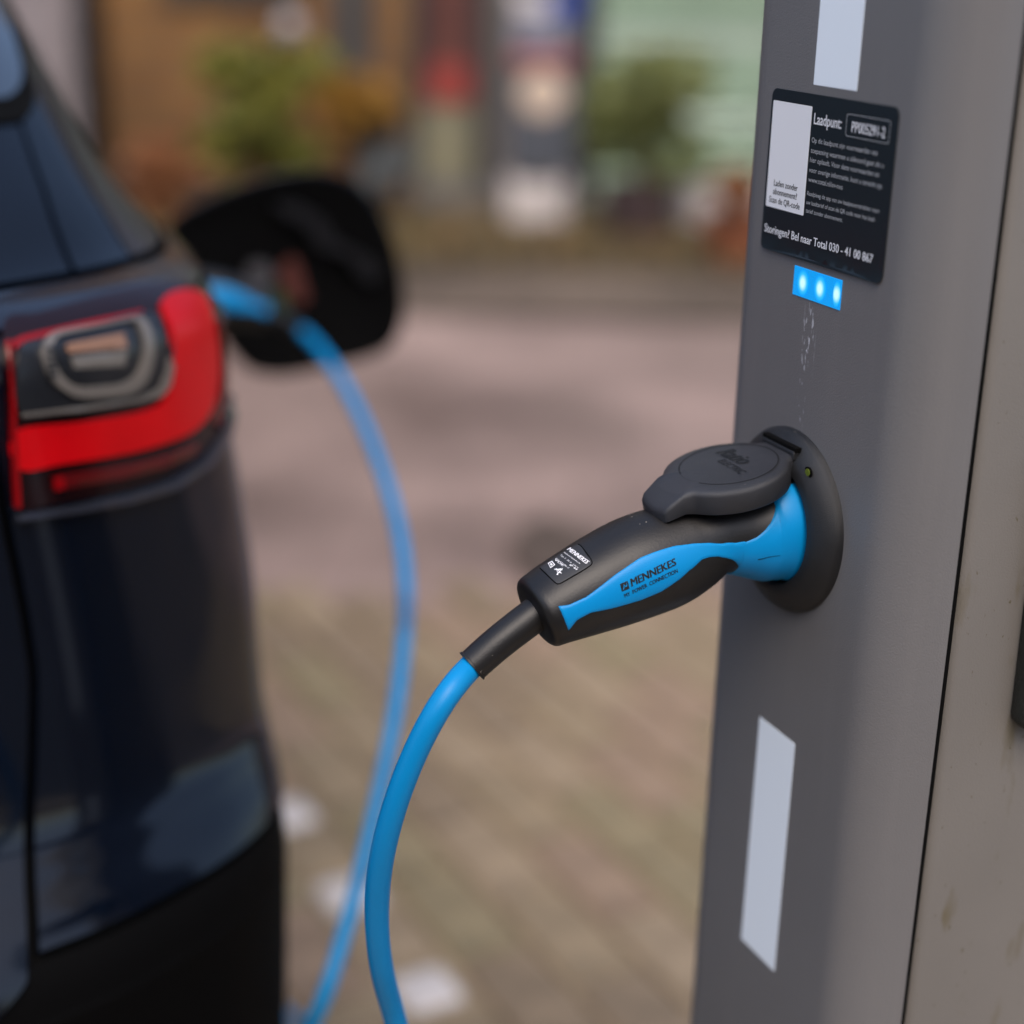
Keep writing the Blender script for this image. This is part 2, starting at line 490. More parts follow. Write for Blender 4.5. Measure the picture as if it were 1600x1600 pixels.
def lev(z):
    return np.array([np.interp(z, LEVD[:, 0], LEVD[:, k]) for k in (1, 2, 3)])
def outp(t):
    s = min(max(abs(t), 0), NT) * 12
    i = min(int(s), len(OUTD) - 2); f = s - i
    p = OUTD[i] * (1 - f) + OUTD[i + 1] * f
    return p[0], (p[1] if t >= 0 else 2 * VC - p[1])
UM, U0, U1 = 3.05, .85, 5.21
def car_s(t, z, off=0.0):
    u, v = outp(t); du, dv, df = lev(z)
    if u < UM: u = UM + (u - UM) * (UM - U0 - du) / (UM - U0)
    else: u = UM + (u - UM) * (U1 - df - UM) / (U1 - UM)
    v = VC + (v - VC) * (1 - dv / .93)
    return np.array([u, v, z])
def car_pt(t, z, off=0.0):
    p = car_s(t, z)
    if off:
        e = 1e-3
        a = car_s(min(t + e, NT), z) - car_s(max(t - e, -NT), z); b = car_s(t, z + e) - car_s(t, z - e)
        n = np.cross(a, b); n /= np.linalg.norm(n)
        if n @ (p - np.array([UM, VC, .8])) < 0: n = -n
        p = p + n * off
    return car_w(*p)
def zs(z0, z1):
    zz = [z for z in LEVD[:, 0] if z0 + .002 < z < z1 - .002]
    return [z0] + zz + [z1]
def ts(t0, t1, n=None):
    n = n or max(2, int((t1 - t0) * 8))
    return list(np.linspace(t0, t1, n))
def patch(T, Zs, off=0.0, t_of_z=None, lip=0.0):
    """A grid of the car surface; lip turns its border inwards so the shut lines are real gaps."""
    V, F = [], []
    for z in Zs:
        tt = t_of_z(z) if t_of_z else T
        for t in tt: V.append(car_pt(t, z, off))
    n = len(tt)
    for i in range(len(Zs) - 1):
        for j in range(n - 1): F.append([i * n + j, i * n + j + 1, (i + 1) * n + j + 1, (i + 1) * n + j])
    if lip:
        ring = [(0, j) for j in range(n)] + [(i, n - 1) for i in range(1, len(Zs))] + [(len(Zs) - 1, j) for j in range(n - 2, -1, -1)] + [(i, 0) for i in range(len(Zs) - 2, 0, -1)]
        o = len(V)
        for i, j in ring:
            tt = t_of_z(Zs[i]) if t_of_z else T
            V.append(car_pt(tt[j], Zs[i], off - lip))
        m = len(ring)
        for k in range(m):
            a = ring[k][0] * n + ring[k][1]; b = ring[(k + 1) % m][0] * n + ring[(k + 1) % m][1]
            F.append([a, b, o + (k + 1) % m, o + k])
    return V, F
car = empty('parked_car', tuple(car_w(3.05, VC, 0)), CYAW, 'dark navy car parked with its charging flap open and a blue cable plugged in', 'car')
WH = [(1.74, .345), (4.38, .345)]
def cut_arches(V, F):
    """Leave the wheel openings free."""
    A = np.array(V); u = A @ CC; z = A[:, 2]; v = A @ CR
    keep = []
    for f in F:
        uu = u[f].mean(); zz = z[f].mean(); vv = v[f].mean()
        if abs(vv - VC) > .80 and any((uu - wu) ** 2 + (zz - .345) ** 2 < .385 ** 2 for wu, _ in WH): continue
        keep.append(f)
    return V, keep
def car_part(name, vf, m, parent=None, smooth=True, ang=50):
    o = mk(name, vf[0], vf[1], m, parent or car, world=True)
    if smooth: smooth_by_angle(o, ang)
    return o
# inner black shell behind all the shut lines
allT = ts(-NT, NT, 200)
car_part('inner_shell', cut_arches(*patch(allT, zs(.23, 1.545), -.012)), DARK)
shut_t = lambda z: 4.93 - 1.2 * max(0, (.78 - z)) + (.0 if z > .62 else -(.62 - z) * 9)
car_part('tailgate', patch(None, zs(.60, .979), 0, lambda z: ts(-shut_t(z) + .02, shut_t(z) - .02, 60), .010), PAINT)
def wrap_patch(Zs, tf, off=0, lip=.01, n=170):
    """From the right shut line round the flank and the nose to the left shut line."""
    V, F = [], []
    rows = []
    for z in Zs:
        t0 = tf(z); a = np.concatenate([np.linspace(t0, 10, 60), np.linspace(10, NT, 60)[1:]])
        row = [car_pt(t, z, off) for t in a] + [car_pt(-t, z, off) for t in a[::-1][1:]]
        rows.append(row)
    n = len(rows[0])
    for r in rows: V += r
    for i in range(len(rows) - 1):
        for j in range(n - 1): F.append([i * n + j, i * n + j + 1, (i + 1) * n + j + 1, (i + 1) * n + j])
    if lip:
        for col in (0, n - 1):
            o = len(V)
            for i, z in enumerate(Zs): V.append(car_pt(tf(z) if col == 0 else -tf(z), z, off - lip))
            for i in range(len(Zs) - 1): F.append([i * n + col, (i + 1) * n + col, o + i + 1, o + i])
        for ri in (0, len(rows) - 1):
            o = len(V); z = Zs[ri]; t0 = tf(z); a = np.concatenate([np.linspace(t0, 10, 60), np.linspace(10, NT, 60)[1:]])
            V += [car_pt(t, z, off - lip) for t in a] + [car_pt(-t, z, off - lip) for t in a[::-1][1:]]
            for j in range(n - 1): F.append([ri * n + j, ri * n + j + 1, o + j + 1, o + j])
    return V, F
car_part('bumper_and_flank', cut_arches(*wrap_patch(zs(.632, .979), lambda z: shut_t(z) + .04)), PAINT)
car_part('cladding', cut_arches(*wrap_patch(zs(.22, .627), lambda z: 4.4, -.004)), CLAD)
car_part('rear_valance', patch(ts(-4.38, 4.38, 40), zs(.22, .594), -.004, None, .008), CLAD)
car_part('shoulder', wrap_patch(zs(.982, .9945), lambda z: 0.0, .001, .008), mat('shoulder_highlight', (.055, .06, .075), .22, metal=.9, coat=.5))  # brighter metal colour stands in for the sky highlight on the body paint
# upper body: tailgate skin, quarter panels, dark pillar trim, roof
seam_t = lambda z: float(np.interp(z, [.9985, 1.04, 1.078], [6.3, 6.75, 6.95]))
trim_t = lambda z: float(np.interp(z, [1.0, 1.04, 1.085, 1.155, 1.4], [7.3, 7.65, 7.8, 8.5, 8.6]))
def win_t(z, inn=0.0):
    """right edge of the rear window, with its rounded lower corner"""
    z0 = 1.078 + inn * .012
    k = max(0.0, 1 - (z - z0) / .022)
    return float(np.interp(z, [1.078, 1.155, 1.4], [7.4, 8.15, 8.2])) - inn * .22 - .55 * (1 - math.sqrt(max(0, 1 - k * k)))
car_part('tailgate_top', patch(None, zs(.9985, 1.20), 0, lambda z: ts(-seam_t(z) + .03, seam_t(z) - .03, 60), .008), PAINT)
for sgn in (1, -1):
    car_part('quarter_panel', patch(None, zs(.9985, 1.48), 0, lambda z, s=sgn: sorted([s * t for t in ts(seam_t(z) + .05, trim_t(z), 24)]), .006), PAINT)
    car_part('pillar_trim', patch(None, zs(.9985, 1.49), .001, lambda z, s=sgn: sorted([s * t for t in ts(trim_t(z) + .05, 11.6, 30)]), .006), TRIM)
    car_part('side_window', patch(sorted([sgn * t for t in ts(11.65, 15.3, 30)]), zs(1.01, 1.45), -.002, None, .006), GLASS)
    car_part('window_pillar', patch(sorted([sgn * t for t in ts(15.35, 16.0, 10)]), zs(1.01, 1.50), 0, None, .006), PAINT)
wz = list(np.linspace(1.0782, 1.10, 9)) + zs(1.105, 1.47)
car_part('rear_window_surround', patch(None, wz, .0025, lambda z: ts(-win_t(z), win_t(z), 60), .004), DARK)
car_part('windscreen', patch(ts(16.05, NT, 20), zs(1.02, 1.48), -.002), GLASS)
car_part('windscreen', patch(ts(-NT, -16.05, 20), zs(1.02, 1.48), -.002), GLASS)
rv, rf = [], []
zr = zs(1.475, 1.556)
for z in zr:
    rv += [car_pt(t, z) for t in allT]
n = len(allT)
for i in range(len(zr) - 1):
    for j in range(n - 1): rf.append([i * n + j, i * n + j + 1, (i + 1) * n + j + 1, (i + 1) * n + j])
rv.append(car_w(3.05, VC, 1.562))
for j in range(n - 1): rf.append([(len(zr) - 1) * n + j, (len(zr) - 1) * n + j + 1, len(rv) - 1])
car_part('roof', (rv, rf), PAINT)
# wheels
for wu, wr in WH:
    for sgn in (1, -1):
        vside = .105 if sgn > 0 else 2 * VC - .105
        vin = vside - sgn * .22
        tyre_p = [(.20, -.095), (.30, -.105), (.335, -.09), (.345, -.06), (.345, .06), (.335, .09), (.30, .105), (.23, .095)]
        fr = Matrix.Translation(Vector(car_w(wu, vside - sgn * .115, wr))) @ Matrix(((CC[0], CR[0], 0, 0), (CC[1], CR[1], 0, 0), (0, 0, 1, 0), (0, 0, 0, 1)))
        V, F = lathe(tyre_p, 40, 'y', True)
        wheel = mk('wheel', V, F, TYRE, car, frame=fr); smooth_by_angle(wheel, 50)
        V, F = lathe([(.225, -.09), (.225, .085), (.205, .085), (.20, .02), (.02, .02)], 40, 'y')
        rimv = [lathe([(.228, -.08), (.228, .09), (.20, .088), (.195, .03), (.06, .03)], 40, 'y')]
        for k in range(5):
            rot = Matrix.Rotation(k * 2 * math.pi / 5, 3, 'Y')
            rimv.append(box(rot @ Vector((.12, sgn * .06, 0)), (.19, .03, .05), .008, 2, rot))
        V, F = join(*rimv)
        if sgn < 0: V = [Vector((v[0], v[1] if abs(v[1]) < .5 else v[1], v[2])) for v in V]
        smooth_by_angle(mk('rim', V, F, RIM, wheel), 40)
        arc = [(wu + .40 * math.cos(a), .345 + .40 * math.sin(a)) for a in np.linspace(-.25, math.pi + .25, 40)]
        P = [car_w(u, vside + sgn * .012, max(z, .2)) for u, z in arc]
        V, F = tube(P, .022, 8)
        car_part('arch_trim', (V, F), CLAD)
        V, F = lathe([(.40, -.13), (.40, .10), (.0001, .10)] if sgn < 0 else [(.0001, -.13), (.40, -.13), (.40, .10)], 40, 'y')
        mk('wheel_well', V, F, DARK, car, frame=fr)

# surface used to lay the lamp pieces on
BT = ts(2.0, 11.0, 180); BZ = zs(.62, 1.02)
sv_, sf_ = patch(BT, BZ)
CAR_BVH = BVHTree.FromPolygons([Vector(v) for v in sv_], sf_)
def lamp_piece(name, loops, m, off, thick, parent, step=14, smooth=True, n=6):
    L = [smooth_loop(l, n) if smooth else l for l in loops]
    P, F = cdt_fill(L, step)
    V, F = slab(drop(P, CAR_BVH, off), F, drop(P, CAR_BVH, off - thick))
    o = mk(name, V, F, m, parent, world=True)
    smooth_by_angle(o, 35)
    return o
outer = [(6, 508), (60, 494), (150, 468), (225, 450), (288, 447), (318, 464), (336, 505), (346, 560), (346, 620), (334, 670), (305, 712), (260, 740), (190, 762), (100, 781), (22, 790), (14, 700), (8, 600)]
lamp = lamp_piece('tail_light', [outer], LENS, .003, .010, car, 14)
lamp['label'] = 'red rear light with a pale ring in a black window'
glint_o = [(22, 812), (110, 800), (200, 784), (270, 762), (322, 726), (352, 678), (364, 620), (364, 555), (352, 500), (336, 468)]
glint_i = [(322, 466), (340, 505), (352, 560), (353, 620), (341, 672), (313, 720), (266, 752), (195, 774), (105, 791), (22, 802)]
lamp_piece('body_edge_glint', [glint_o + glint_i], mat('edge_glint', (.10, .11, .15), .22, metal=.8), .006, .012, lamp, 10, False)  # added strip; its pale colour paints the sky glint along the body edge
red = [(20, 672), (120, 658), (220, 640), (250, 618), (260, 570), (258, 520), (246, 478), (285, 462), (312, 474), (324, 520), (330, 580), (322, 630), (296, 668), (250, 690), (180, 708), (90, 722), (24, 730)]
lamp_piece('red_light_guide', [red], REDL, .0065, .004, lamp, 10, True, 5)
lamp_piece('red_edge_strip', [[(4, 540), (12, 540), (22, 735), (26, 790), (18, 790), (12, 690)]], REDM, .0068, .004, lamp, 8, False)
lamp_piece('red_edge_strip', [[(328, 500), (336, 520), (343, 580), (342, 622), (330, 668), (326, 660), (335, 618), (336, 580)]], REDD, .0068, .004, lamp, 8, False)
lamp_piece('red_reflector', [[(74, 742), (84, 740), (200, 722), (262, 706), (300, 690), (296, 706), (250, 728), (180, 746), (80, 764)]], REDD, .0055, .004, lamp, 10, False)
lamp_piece('red_marker', [[(76, 744), (90, 742), (92, 760), (78, 763)]], REDM, .007, .003, lamp, 6, False)
lamp_piece('red_top_strip', [[(14, 540), (30, 532), (120, 512), (216, 492), (216, 498), (120, 519), (34, 540), (18, 552)]], REDM, .0055, .003, lamp, 8, False)
win = [(24, 556), (50, 538), (140, 515), (225, 496), (242, 512), (250, 550), (249, 590), (238, 612), (200, 622), (110, 636), (26, 645)]
lamp_piece('reversing_window', [win], LAMPK, .0065, .004, lamp, 12, True, 5)
lamp_piece('window_edge', [[(26, 643), (110, 634), (205, 619), (236, 605), (247, 580), (251, 556), (258, 572), (252, 602), (240, 617), (205, 626), (110, 640), (26, 648)]], CHROME, .0078, .003, lamp, 8, False)
ring_o = [(56, 560), (62, 540), (80, 530), (150, 517), (200, 507), (218, 516), (224, 540), (221, 570), (210, 596), (188, 612), (150, 617), (110, 618), (84, 606), (64, 586)]
ring_i = [(70, 558), (75, 543), (90, 534), (150, 521), (194, 512), (206, 521), (211, 544), (207, 568), (196, 586), (176, 597), (150, 600), (122, 602), (98, 597), (79, 580)]
lamp_piece('reflector_ring', [ring_o, ring_i], CHROME, .010, .006, lamp, 8, True, 5)
lamp_piece('bulb_recess', [[(80, 558), (86, 545), (100, 538), (150, 528), (187, 522), (197, 532), (200, 548), (196, 568), (184, 584), (160, 590), (125, 593), (106, 590), (90, 578)]], LAMPK, .0075, .003, lamp, 10, True, 5)
lamp_piece('bulb_band', [[(92, 545), (180, 528), (184, 546), (95, 556)]], AMBER, .0095, .003, lamp, 8, False)
lamp_piece('bulb_band', [[(97, 560), (184, 550), (180, 570), (103, 576)]], CHROME, .0093, .003, lamp, 8, False)
for k in range(5):
    y = 552 + k * 8
    lamp_piece('ring_rib', [[(58 + k * .8, y), (70 + k * .8, y - 1.5), (70 + k * .8, y + 2), (58 + k * .8, y + 3.5)]], LAMPK, .0112, .002, lamp, 6, False)

# the other rear light, mirrored
rt = wm(car)
def mirrored(o, parent):
    me = o.data.copy()
    for v in me.vertices:
        v.co.x = -v.co.x                                    # car space: x runs across the car
    me.flip_normals()
    c = bpy.data.objects.new(o.name.split('.')[0], me); COL.objects.link(c); c.parent = parent
    ROOTM[c] = rt.copy()
    return c
lamp2 = mirrored(lamp, car); lamp2['label'] = lamp['label']
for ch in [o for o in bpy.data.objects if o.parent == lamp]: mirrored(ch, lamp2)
# rear window glass with rounded corner
wz = list(np.linspace(1.0905, 1.112, 9)) + zs(1.117, 1.455)
gv, gf = patch(None, wz, .0045, lambda z: ts(-win_t(z, 1), win_t(z, 1), 60), .002)
car_part('rear_window', (gv, gf), GLASS)

# charging port and its open flap
PORT_U, PORT_Z = 1.64, .868
pv = car_s(11.07, PORT_Z)[1]
pframe = Matrix.Translation(Vector(car_w(PORT_U, pv, PORT_Z))) @ Matrix(((-CC[0], -CR[0], 0, 0), (-CC[1], -CR[1], 0, 0), (0, 0, 1, 0), (0, 0, 0, 1)))
# port frame axes: x towards the rear of the car, y into the car, z up
rc = [(.10 * math.copysign(abs(math.cos(a)) ** .6, math.cos(a)), .092 * math.copysign(abs(math.sin(a)) ** .6, math.sin(a))) for a in np.linspace(0, 2 * math.pi, 40, endpoint=False)]
rings = [[(x * s, y, z * s) for x, z in rc] for s, y in [(1.06, .004), (1.06, -.003), (1.0, -.003), (.97, .05), (.0001, .05)]]
V, F = loft(rings, True, False, False)
port = mk('charging_port', V, F, CLAD, car, frame=pframe); smooth_by_angle(port, 40)
V, F = lathe([(.031, .05), (.036, .05), (.036, -.001), (.031, -.001)], 40, 'y', True)
smooth_by_angle(mk('port_socket', V, F, LAMPK, port), 40)
FD = 1.52                                                  # the flap stands square to the flank, ahead of the port
FLN = np.array(ray(440, 430)); FLN /= np.linalg.norm(FLN)
FLN = -(CC * .96 + CR * .05 + Z3 * .0); FLN /= np.linalg.norm(FLN)
FP0 = car_w(1.755, .18, .90)
flap_o = [(284, 374), (298, 346), (346, 320), (400, 299), (450, 287), (500, 284), (545, 298), (580, 334), (603, 385), (615, 440), (616, 490), (602, 528), (570, 548), (520, 560), (470, 571), (430, 574), (398, 566), (372, 540), (330, 480), (296, 426)]
def flap_loop(P, back=0.0, scale=1.0):
    scale *= 1.115
    c = np.mean(np.array(P), axis=0)
    return [hit(c[0] + (x - c[0]) * scale, c[1] + (y - c[1]) * scale, FP0, FLN) - FLN * back for x, y in P]
lp = smooth_loop(flap_o, 4)
def flap_solid(secs, m, name, parent):
    rings = [flap_loop(lp, b, s) for s, b in secs]
    V, F = loft(rings, True, True, True)
    o = mk(name, V, F, m, parent, world=True); smooth_by_angle(o, 35); return o
flap = flap_solid([(.80, .004), (.90, .0), (.965, -.001), (.985, .004), (.985, .012)], CLAD, 'flap', car)
flap['label'] = 'open charging flap showing its black inner face'
flap_solid([(.99, .010), (1.0, .011), (1.0, .016), (.985, .022), (.90, .027), (.6, .031), (.2, .033)], PAINT, 'flap_skin', flap)
def flap_bit(name, poly, m, out, n=3):
    L = smooth_loop(poly, n)
    P, F = cdt_fill([L], 12)
    V, F = slab([hit(x, y, FP0, FLN) + FLN * out for x, y in P], F, [hit(x, y, FP0, FLN) - FLN * .003 for x, y in P])
    return mk(name, V, F, m, flap, world=True)
FLAPREL = mat('flap_rib', (.010, .010, .012), .3, spec=.5)
flap_bit('flap_rib', [(430, 318), (470, 322), (505, 345), (525, 375), (560, 395), (590, 415), (575, 440), (540, 400), (500, 385), (478, 352), (445, 336)], FLAPREL, .012)
flap_bit('warning_label', [(436, 425), (452, 405), (464, 408), (474, 440), (482, 466), (462, 472), (446, 455)], mat('label_orange', (.07, .013, .008), .6), .003)
flap_bit('information_label', [(386, 430), (392, 414), (410, 411), (424, 420), (426, 440), (412, 450), (394, 446)], mat('label_pale', (.05, .048, .055), .6), .003)
flap_bit('green_label', [(412, 462), (440, 455), (448, 480), (424, 495), (408, 488)], mat('label_green', (.022, .05, .014), .5), .003)
V, F = box((0, 0, 0), (.05, .02, .10), .006)
hm = Matrix.Translation(Vector(car_w(1.755, .115, .90))) @ Matrix(((CR[0], CC[0], 0, 0), (CR[1], CC[1], 0, 0), (0, 0, 1, 0), (0, 0, 0, 1)))
mk('flap_hinge', [hm @ v for v in V], F, CLAD, flap, world=True)

# ================================================================== CHARGING POST
D1 = np.array([-.41592672, .90939813, 0]); N1 = np.array([-.90939813, -.41592672, 0])
FC = at(1250, 818, .80) + D1 * .010 - Z3 * .001            # socket centre on the painted face
PZ = FC[2]
prz = math.atan2(-D1[1], -D1[0])                           # local x = across the face, y = into the post, z up
post = empty('charging_post', (FC[0], FC[1], 0), prz, 'grey metal charging post with a navy sticker, blue light strip and dark socket', 'charging post')
ROOTM[post] = Matrix.Translation((FC[0], FC[1], 0)) @ Matrix.Rotation(prz, 4, 'Z')
def pl(a, b, o=0.0):
    """face millimetres -> post space"""
    return (a / 1000, -o / 1000, PZ + b / 1000)
def rounded_plan(x0, x1, y0, y1, rad, n=10):
    P = []
    for cx, cy, a0 in ((x0 + rad, y0 + rad, 180), (x1 - rad, y0 + rad, 270), (x1 - rad, y1 - rad, 0), (x0 + rad, y1 - rad, 90)):
        for k in range(n + 1):
            a = R(a0 + 90 * k / n); P.append((cx + rad * math.cos(a), cy + rad * math.sin(a)))
    return P
TOPZ = 1.36
FRONT_W = (-.076, .090)
def ext(plan, secs):
    cx = np.mean([p[0] for p in plan]); cy = np.mean([p[1] for p in plan])
    rings = [[(cx + (x - cx) * s, cy + (y - cy) * s, z) for x, y in plan] for s, z in secs]
    return loft(rings)
# front housing: flat socket face, round corners, ends at the seam
plan = []
for cx, a0 in ((FRONT_W[0] + .028, 180), (FRONT_W[1] - .028, 270)):
    for k in range(15):
        a = R(a0 + 90 * k / 14); plan.append((cx + .028 * math.cos(a), .028 + .028 * math.sin(a)))
plan += [(FRONT_W[1], .0316), (FRONT_W[1] - .006, .0318), (FRONT_W[0] + .006, .0318), (FRONT_W[0], .0316)]
V, F = ext(plan, [(1, .04), (1, TOPZ - .012), (.985, TOPZ - .003), (.95, TOPZ)])
housing = smooth_by_angle(mk('housing', V, F, POST, post), 28)
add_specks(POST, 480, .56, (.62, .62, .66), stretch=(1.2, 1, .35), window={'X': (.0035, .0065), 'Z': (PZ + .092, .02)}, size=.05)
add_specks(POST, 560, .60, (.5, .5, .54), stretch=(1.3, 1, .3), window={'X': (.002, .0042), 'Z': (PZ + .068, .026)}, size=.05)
add_specks(POST, 300, .62, (.16, .045, .02), window={'X': (-.0105, .0016), 'Z': (PZ + .056, .0018)}, size=.03)
add_specks(POST, 22, .50, (.168, .162, .161), stretch=(4, 4, .3), size=.3)
add_specks(POST, 190, .77, (.34, .34, .37), size=.01)
# rear housing behind the shadow gap, set back a little
plan2 = [(FRONT_W[0] + .003, .0365), (FRONT_W[1] - .003, .0365)]
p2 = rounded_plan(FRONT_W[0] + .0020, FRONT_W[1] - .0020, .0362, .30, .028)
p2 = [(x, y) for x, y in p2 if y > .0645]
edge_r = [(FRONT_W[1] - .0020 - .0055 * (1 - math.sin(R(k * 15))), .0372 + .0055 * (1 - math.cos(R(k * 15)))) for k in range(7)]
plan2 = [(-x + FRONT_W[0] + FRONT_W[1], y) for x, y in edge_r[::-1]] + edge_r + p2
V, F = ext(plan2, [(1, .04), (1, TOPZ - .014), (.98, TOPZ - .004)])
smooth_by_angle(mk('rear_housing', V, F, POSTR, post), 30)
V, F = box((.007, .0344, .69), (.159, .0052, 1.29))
mk('seam_shade', V, F, DARK, post)  # black strip put in to paint the shade of the open gap
V, F = box((.007, .15, .022), (.20, .34, .044), .008)
mk('foot_plate', V, F, CLAD, post)
# black latch on the side face
V, F = box((FRONT_W[1] + .004, .1085, PZ - .015), (.018, .068, .142), .007, 3)
V = [Vector((v[0], v[1] + (PZ - .015 - v[2]) * .02, v[2])) for v in V]
smooth_by_angle(mk('side_latch', V, F, mat('latch_black', (.012, .014, .012), .6, bump=.8, bscale=500, var=.4, vscale=60), post), 40)
# light bars: white acrylic windows in the face
def inset(name, a0, a1, b0, b1, m, proud=.6, bev=.0012):
    V, F = box(((a0 + a1) / 2000, -(proud - 3) / 2000, PZ + (b0 + b1) / 2000), ((a1 - a0) / 1000, (proud + 3) / 1000, (b1 - b0) / 1000), bev / 4, 2)
    return mk(name, V, F, m, post)
inset('light_bar', -9.8, 24.2, 208.3, 405, BAR, .15)
inset('light_bar', -10.9, 22.6, -249.5, -113.5, BAR, .15)
# status light
LEDB = mat('led_blue', (.0, .1, .35), .3, emis=(.0, .33, .80), estr=.48)
led = inset('status_light', -12.4, 26.6, 110.6, 124.6, LEDB, .4)
def led_spot(name):
    m = bpy.data.materials.new(name); m.use_nodes = True
    t = m.node_tree; b = t.nodes['Principled BSDF']
    tc = t.nodes.new('ShaderNodeTexCoord'); gr = t.nodes.new('ShaderNodeTexGradient'); gr.gradient_type = 'SPHERICAL'
    mp = t.nodes.new('ShaderNodeMapping'); mp.inputs['Scale'].default_value = (210, 1, 165)
    t.links.new(tc.outputs['Object'], mp.inputs['Vector']); t.links.new(mp.outputs[0], gr.inputs['Vector'])
    cr = t.nodes.new('ShaderNodeValToRGB')
    cr.color_ramp.elements[0].color = (.0, .30, .86, 1); cr.color_ramp.elements[0].position = 0
    cr.color_ramp.elements[1].color = (.6, .95, 1, 1); cr.color_ramp.elements[1].position = .75
    e = cr.color_ramp.elements.new(.3); e.color = (.03, .45, .95, 1)
    t.links.new(gr.outputs['Color'], cr.inputs[0]); t.links.new(cr.outputs[0], b.inputs['Emission Color'])
    b.inputs['Emission Strength'].default_value = .6; b.inputs['Base Color'].default_value = (0, .1, .3, 1)
    return m
SPOT = led_spot('led_lens')
for a in (-4, 10.2, 23.6):
    ring = [(math.cos(k) * (.0048 if a < 20 else .0028), 0, math.sin(k) * .0061) for k in np.linspace(0, 2 * math.pi, 32, endpoint=False)]
    fr = ROOTM[post] @ Matrix.Translation(pl(a, 117.6, .55))
    V = [(0, -.0003, 0)] + ring; F = [[0, 1 + k, 1 + (k + 1) % 32] for k in range(32)]
    o = mk('led_lens', V, F, SPOT, led); o.matrix_basis = Matrix.Translation(pl(a, 117.6, .55))
# sticker
def rr_plan(a0, a1, b0, b1, rad, n=6):
    P = []
    for ca, cb, s in ((a0 + rad, b0 + rad, 180), (a1 - rad, b0 + rad, 270), (a1 - rad, b1 - rad, 0), (a0 + rad, b1 - rad, 90)):
        for k in range(n + 1):
            t = R(s + 90 * k / n); P.append((ca + rad * math.cos(t), cb + rad * math.sin(t)))
    return P
P = rr_plan(-42.6, 56.4, 128.3, 204.4, 4)
V, F = loft([[pl(a, b, 0.02) for a, b in P], [pl(a, b, .55) for a, b in P]])
# the foil lifts slightly along its lower edge
fine = cdt_fill([P], 3)
def lift(a, b): 
    return .45 + 1.0 * max(0, (136.5 - b) / 8.2) ** 2 * (.55 + .45 * math.sin(a * .13))
V, F = slab([pl(a, b, lift(a, b)) for a, b in fine[0]], fine[1], [pl(a, b, lift(a, b) - .25) for a, b in fine[0]])
stick = smooth_by_angle(mk('sticker', V, F, STICK, post), 50)
stick['label'] = 'navy sticker with white Dutch lettering'
def rect(name, a0, a1, b0, b1, m, o, parent, rad=.6):
    Pq = rr_plan(a0, a1, b0, b1, rad)
    V, F = loft([[pl(a, b, o - .1) for a, b in Pq], [pl(a, b, o) for a, b in Pq]])
    return mk(name, V, F, m, parent)
rect('white_panel', -40.9, -8.3, 148.7, 198.8, PRINTW, .62, stick)
def ptext(s, a0, b0, a1, cap, m, parent=None, bold=0.0, o=.64, name='lettering'):
    V2, F = text_unit(s, bold)
    return mk(name, [pl(a0 + x * (a1 - a0), b0 + y * cap, o + .012 * k) for x, y, k in V2], F, m, parent or stick)
ptext('Laadpunt:', -6, 191.2, 15.8, 5.0, PRINTW, bold=.022)
ptext('PP005291-2', 23.6, 190.8, 48.2, 4.6, PRINTW, bold=.016)
bo = rr_plan(19.2, 51.4, 188.6, 198.4, 1.4); bi = rr_plan(19.45, 51.15, 188.85, 198.15, 1.3)
V, F = loft([[pl(a, b, .62) for a, b in bo], [pl(a, b, .62) for a, b in bi]], True, False, False)
mk('number_frame', V, F, PRINTG, stick)
for s, b, a1 in (('Op dit laadpunt zijn voorwaarden van', 182.9, 44.2), ('toepassing waarmee u akkoord gaat als u', 178.2, 49.2),
                 ('hier oplaadt. Voor deze voorwaarden en', 173.9, 46.7), ('voor overige informatie, kunt u terecht op:', 169.3, 49.8), ('www.total.nl/ev-nxs', 164.9, 20.9)):
    ptext(s, -6.5, b, a1, 2.3, PRINTG)
for s, b, a1 in (('Raadpleeg de app van uw laadpasverstrekker voor', 158.6, 49.6), ('uw laadtarief of scan de QR code voor het laad-', 154.5, 47.1), ('tarief zonder abonnement.', 150.6, 23.0)):
    ptext(s, -6.5, b, a1, 2.0, PRINTG)
ptext('Storingen? Bel naar Total 030 - 41 00 867', -39.9, 136.4, 48.6, 3.9, PRINTW, bold=.022, o=.9)
ptext('Laden zonder', -35.0, 159.2, -14.6, 2.9, PRINTK, bold=.022, o=.68)
ptext('abonnement?', -35.2, 155.2, -14.6, 2.9, PRINTK, bold=.022, o=.68)
ptext('Scan de QR-code', -38.1, 151.0, -11.7, 2.9, PRINTK, bold=.022, o=.68)

# socket: flange, lid on its hinge
prof = [(.0465, -.001), (.0465, .0020), (.0450, .0045), (.0400, .0078), (.0370, .0095), (.0345, .0105), (.0318, .0108), (.0308, .0100), (.0306, -.0005), (.0001, -.0005)]
rings = []
for r_, o_ in prof:
    rings.append([(r_ * math.cos(a), -o_, PZ + r_ * math.sin(a)) for a in np.linspace(0, 2 * math.pi, 96, endpoint=False)])
V, F = loft(rings, True, True, True)
socket = smooth_by_angle(mk('socket', V, F, PLASTIC, post), 38)
socket['label'] = 'round dark socket flange with its lid raised over the plug'
V, F = lathe([(.0018, .0), (.0018, .0006), (.0001, .0006)], 16, 'y')
V = [(v[0] + .0240, -v[1] - .0078, v[2] + PZ + .0325) for v in V]
mk('lock_indicator', V, F, mat('indicator', (.12, .16, .02), .4), socket)
V = [(v[0] * 1.7 - .0408 + .0408 * 1 + .024 - .024 * 1.7 , v[1] + .0004, (v[2] - PZ - .0325) * 1.5 + PZ + .0325) for v in V]
V = [(v[0], v[1], v[2]) for v in V]
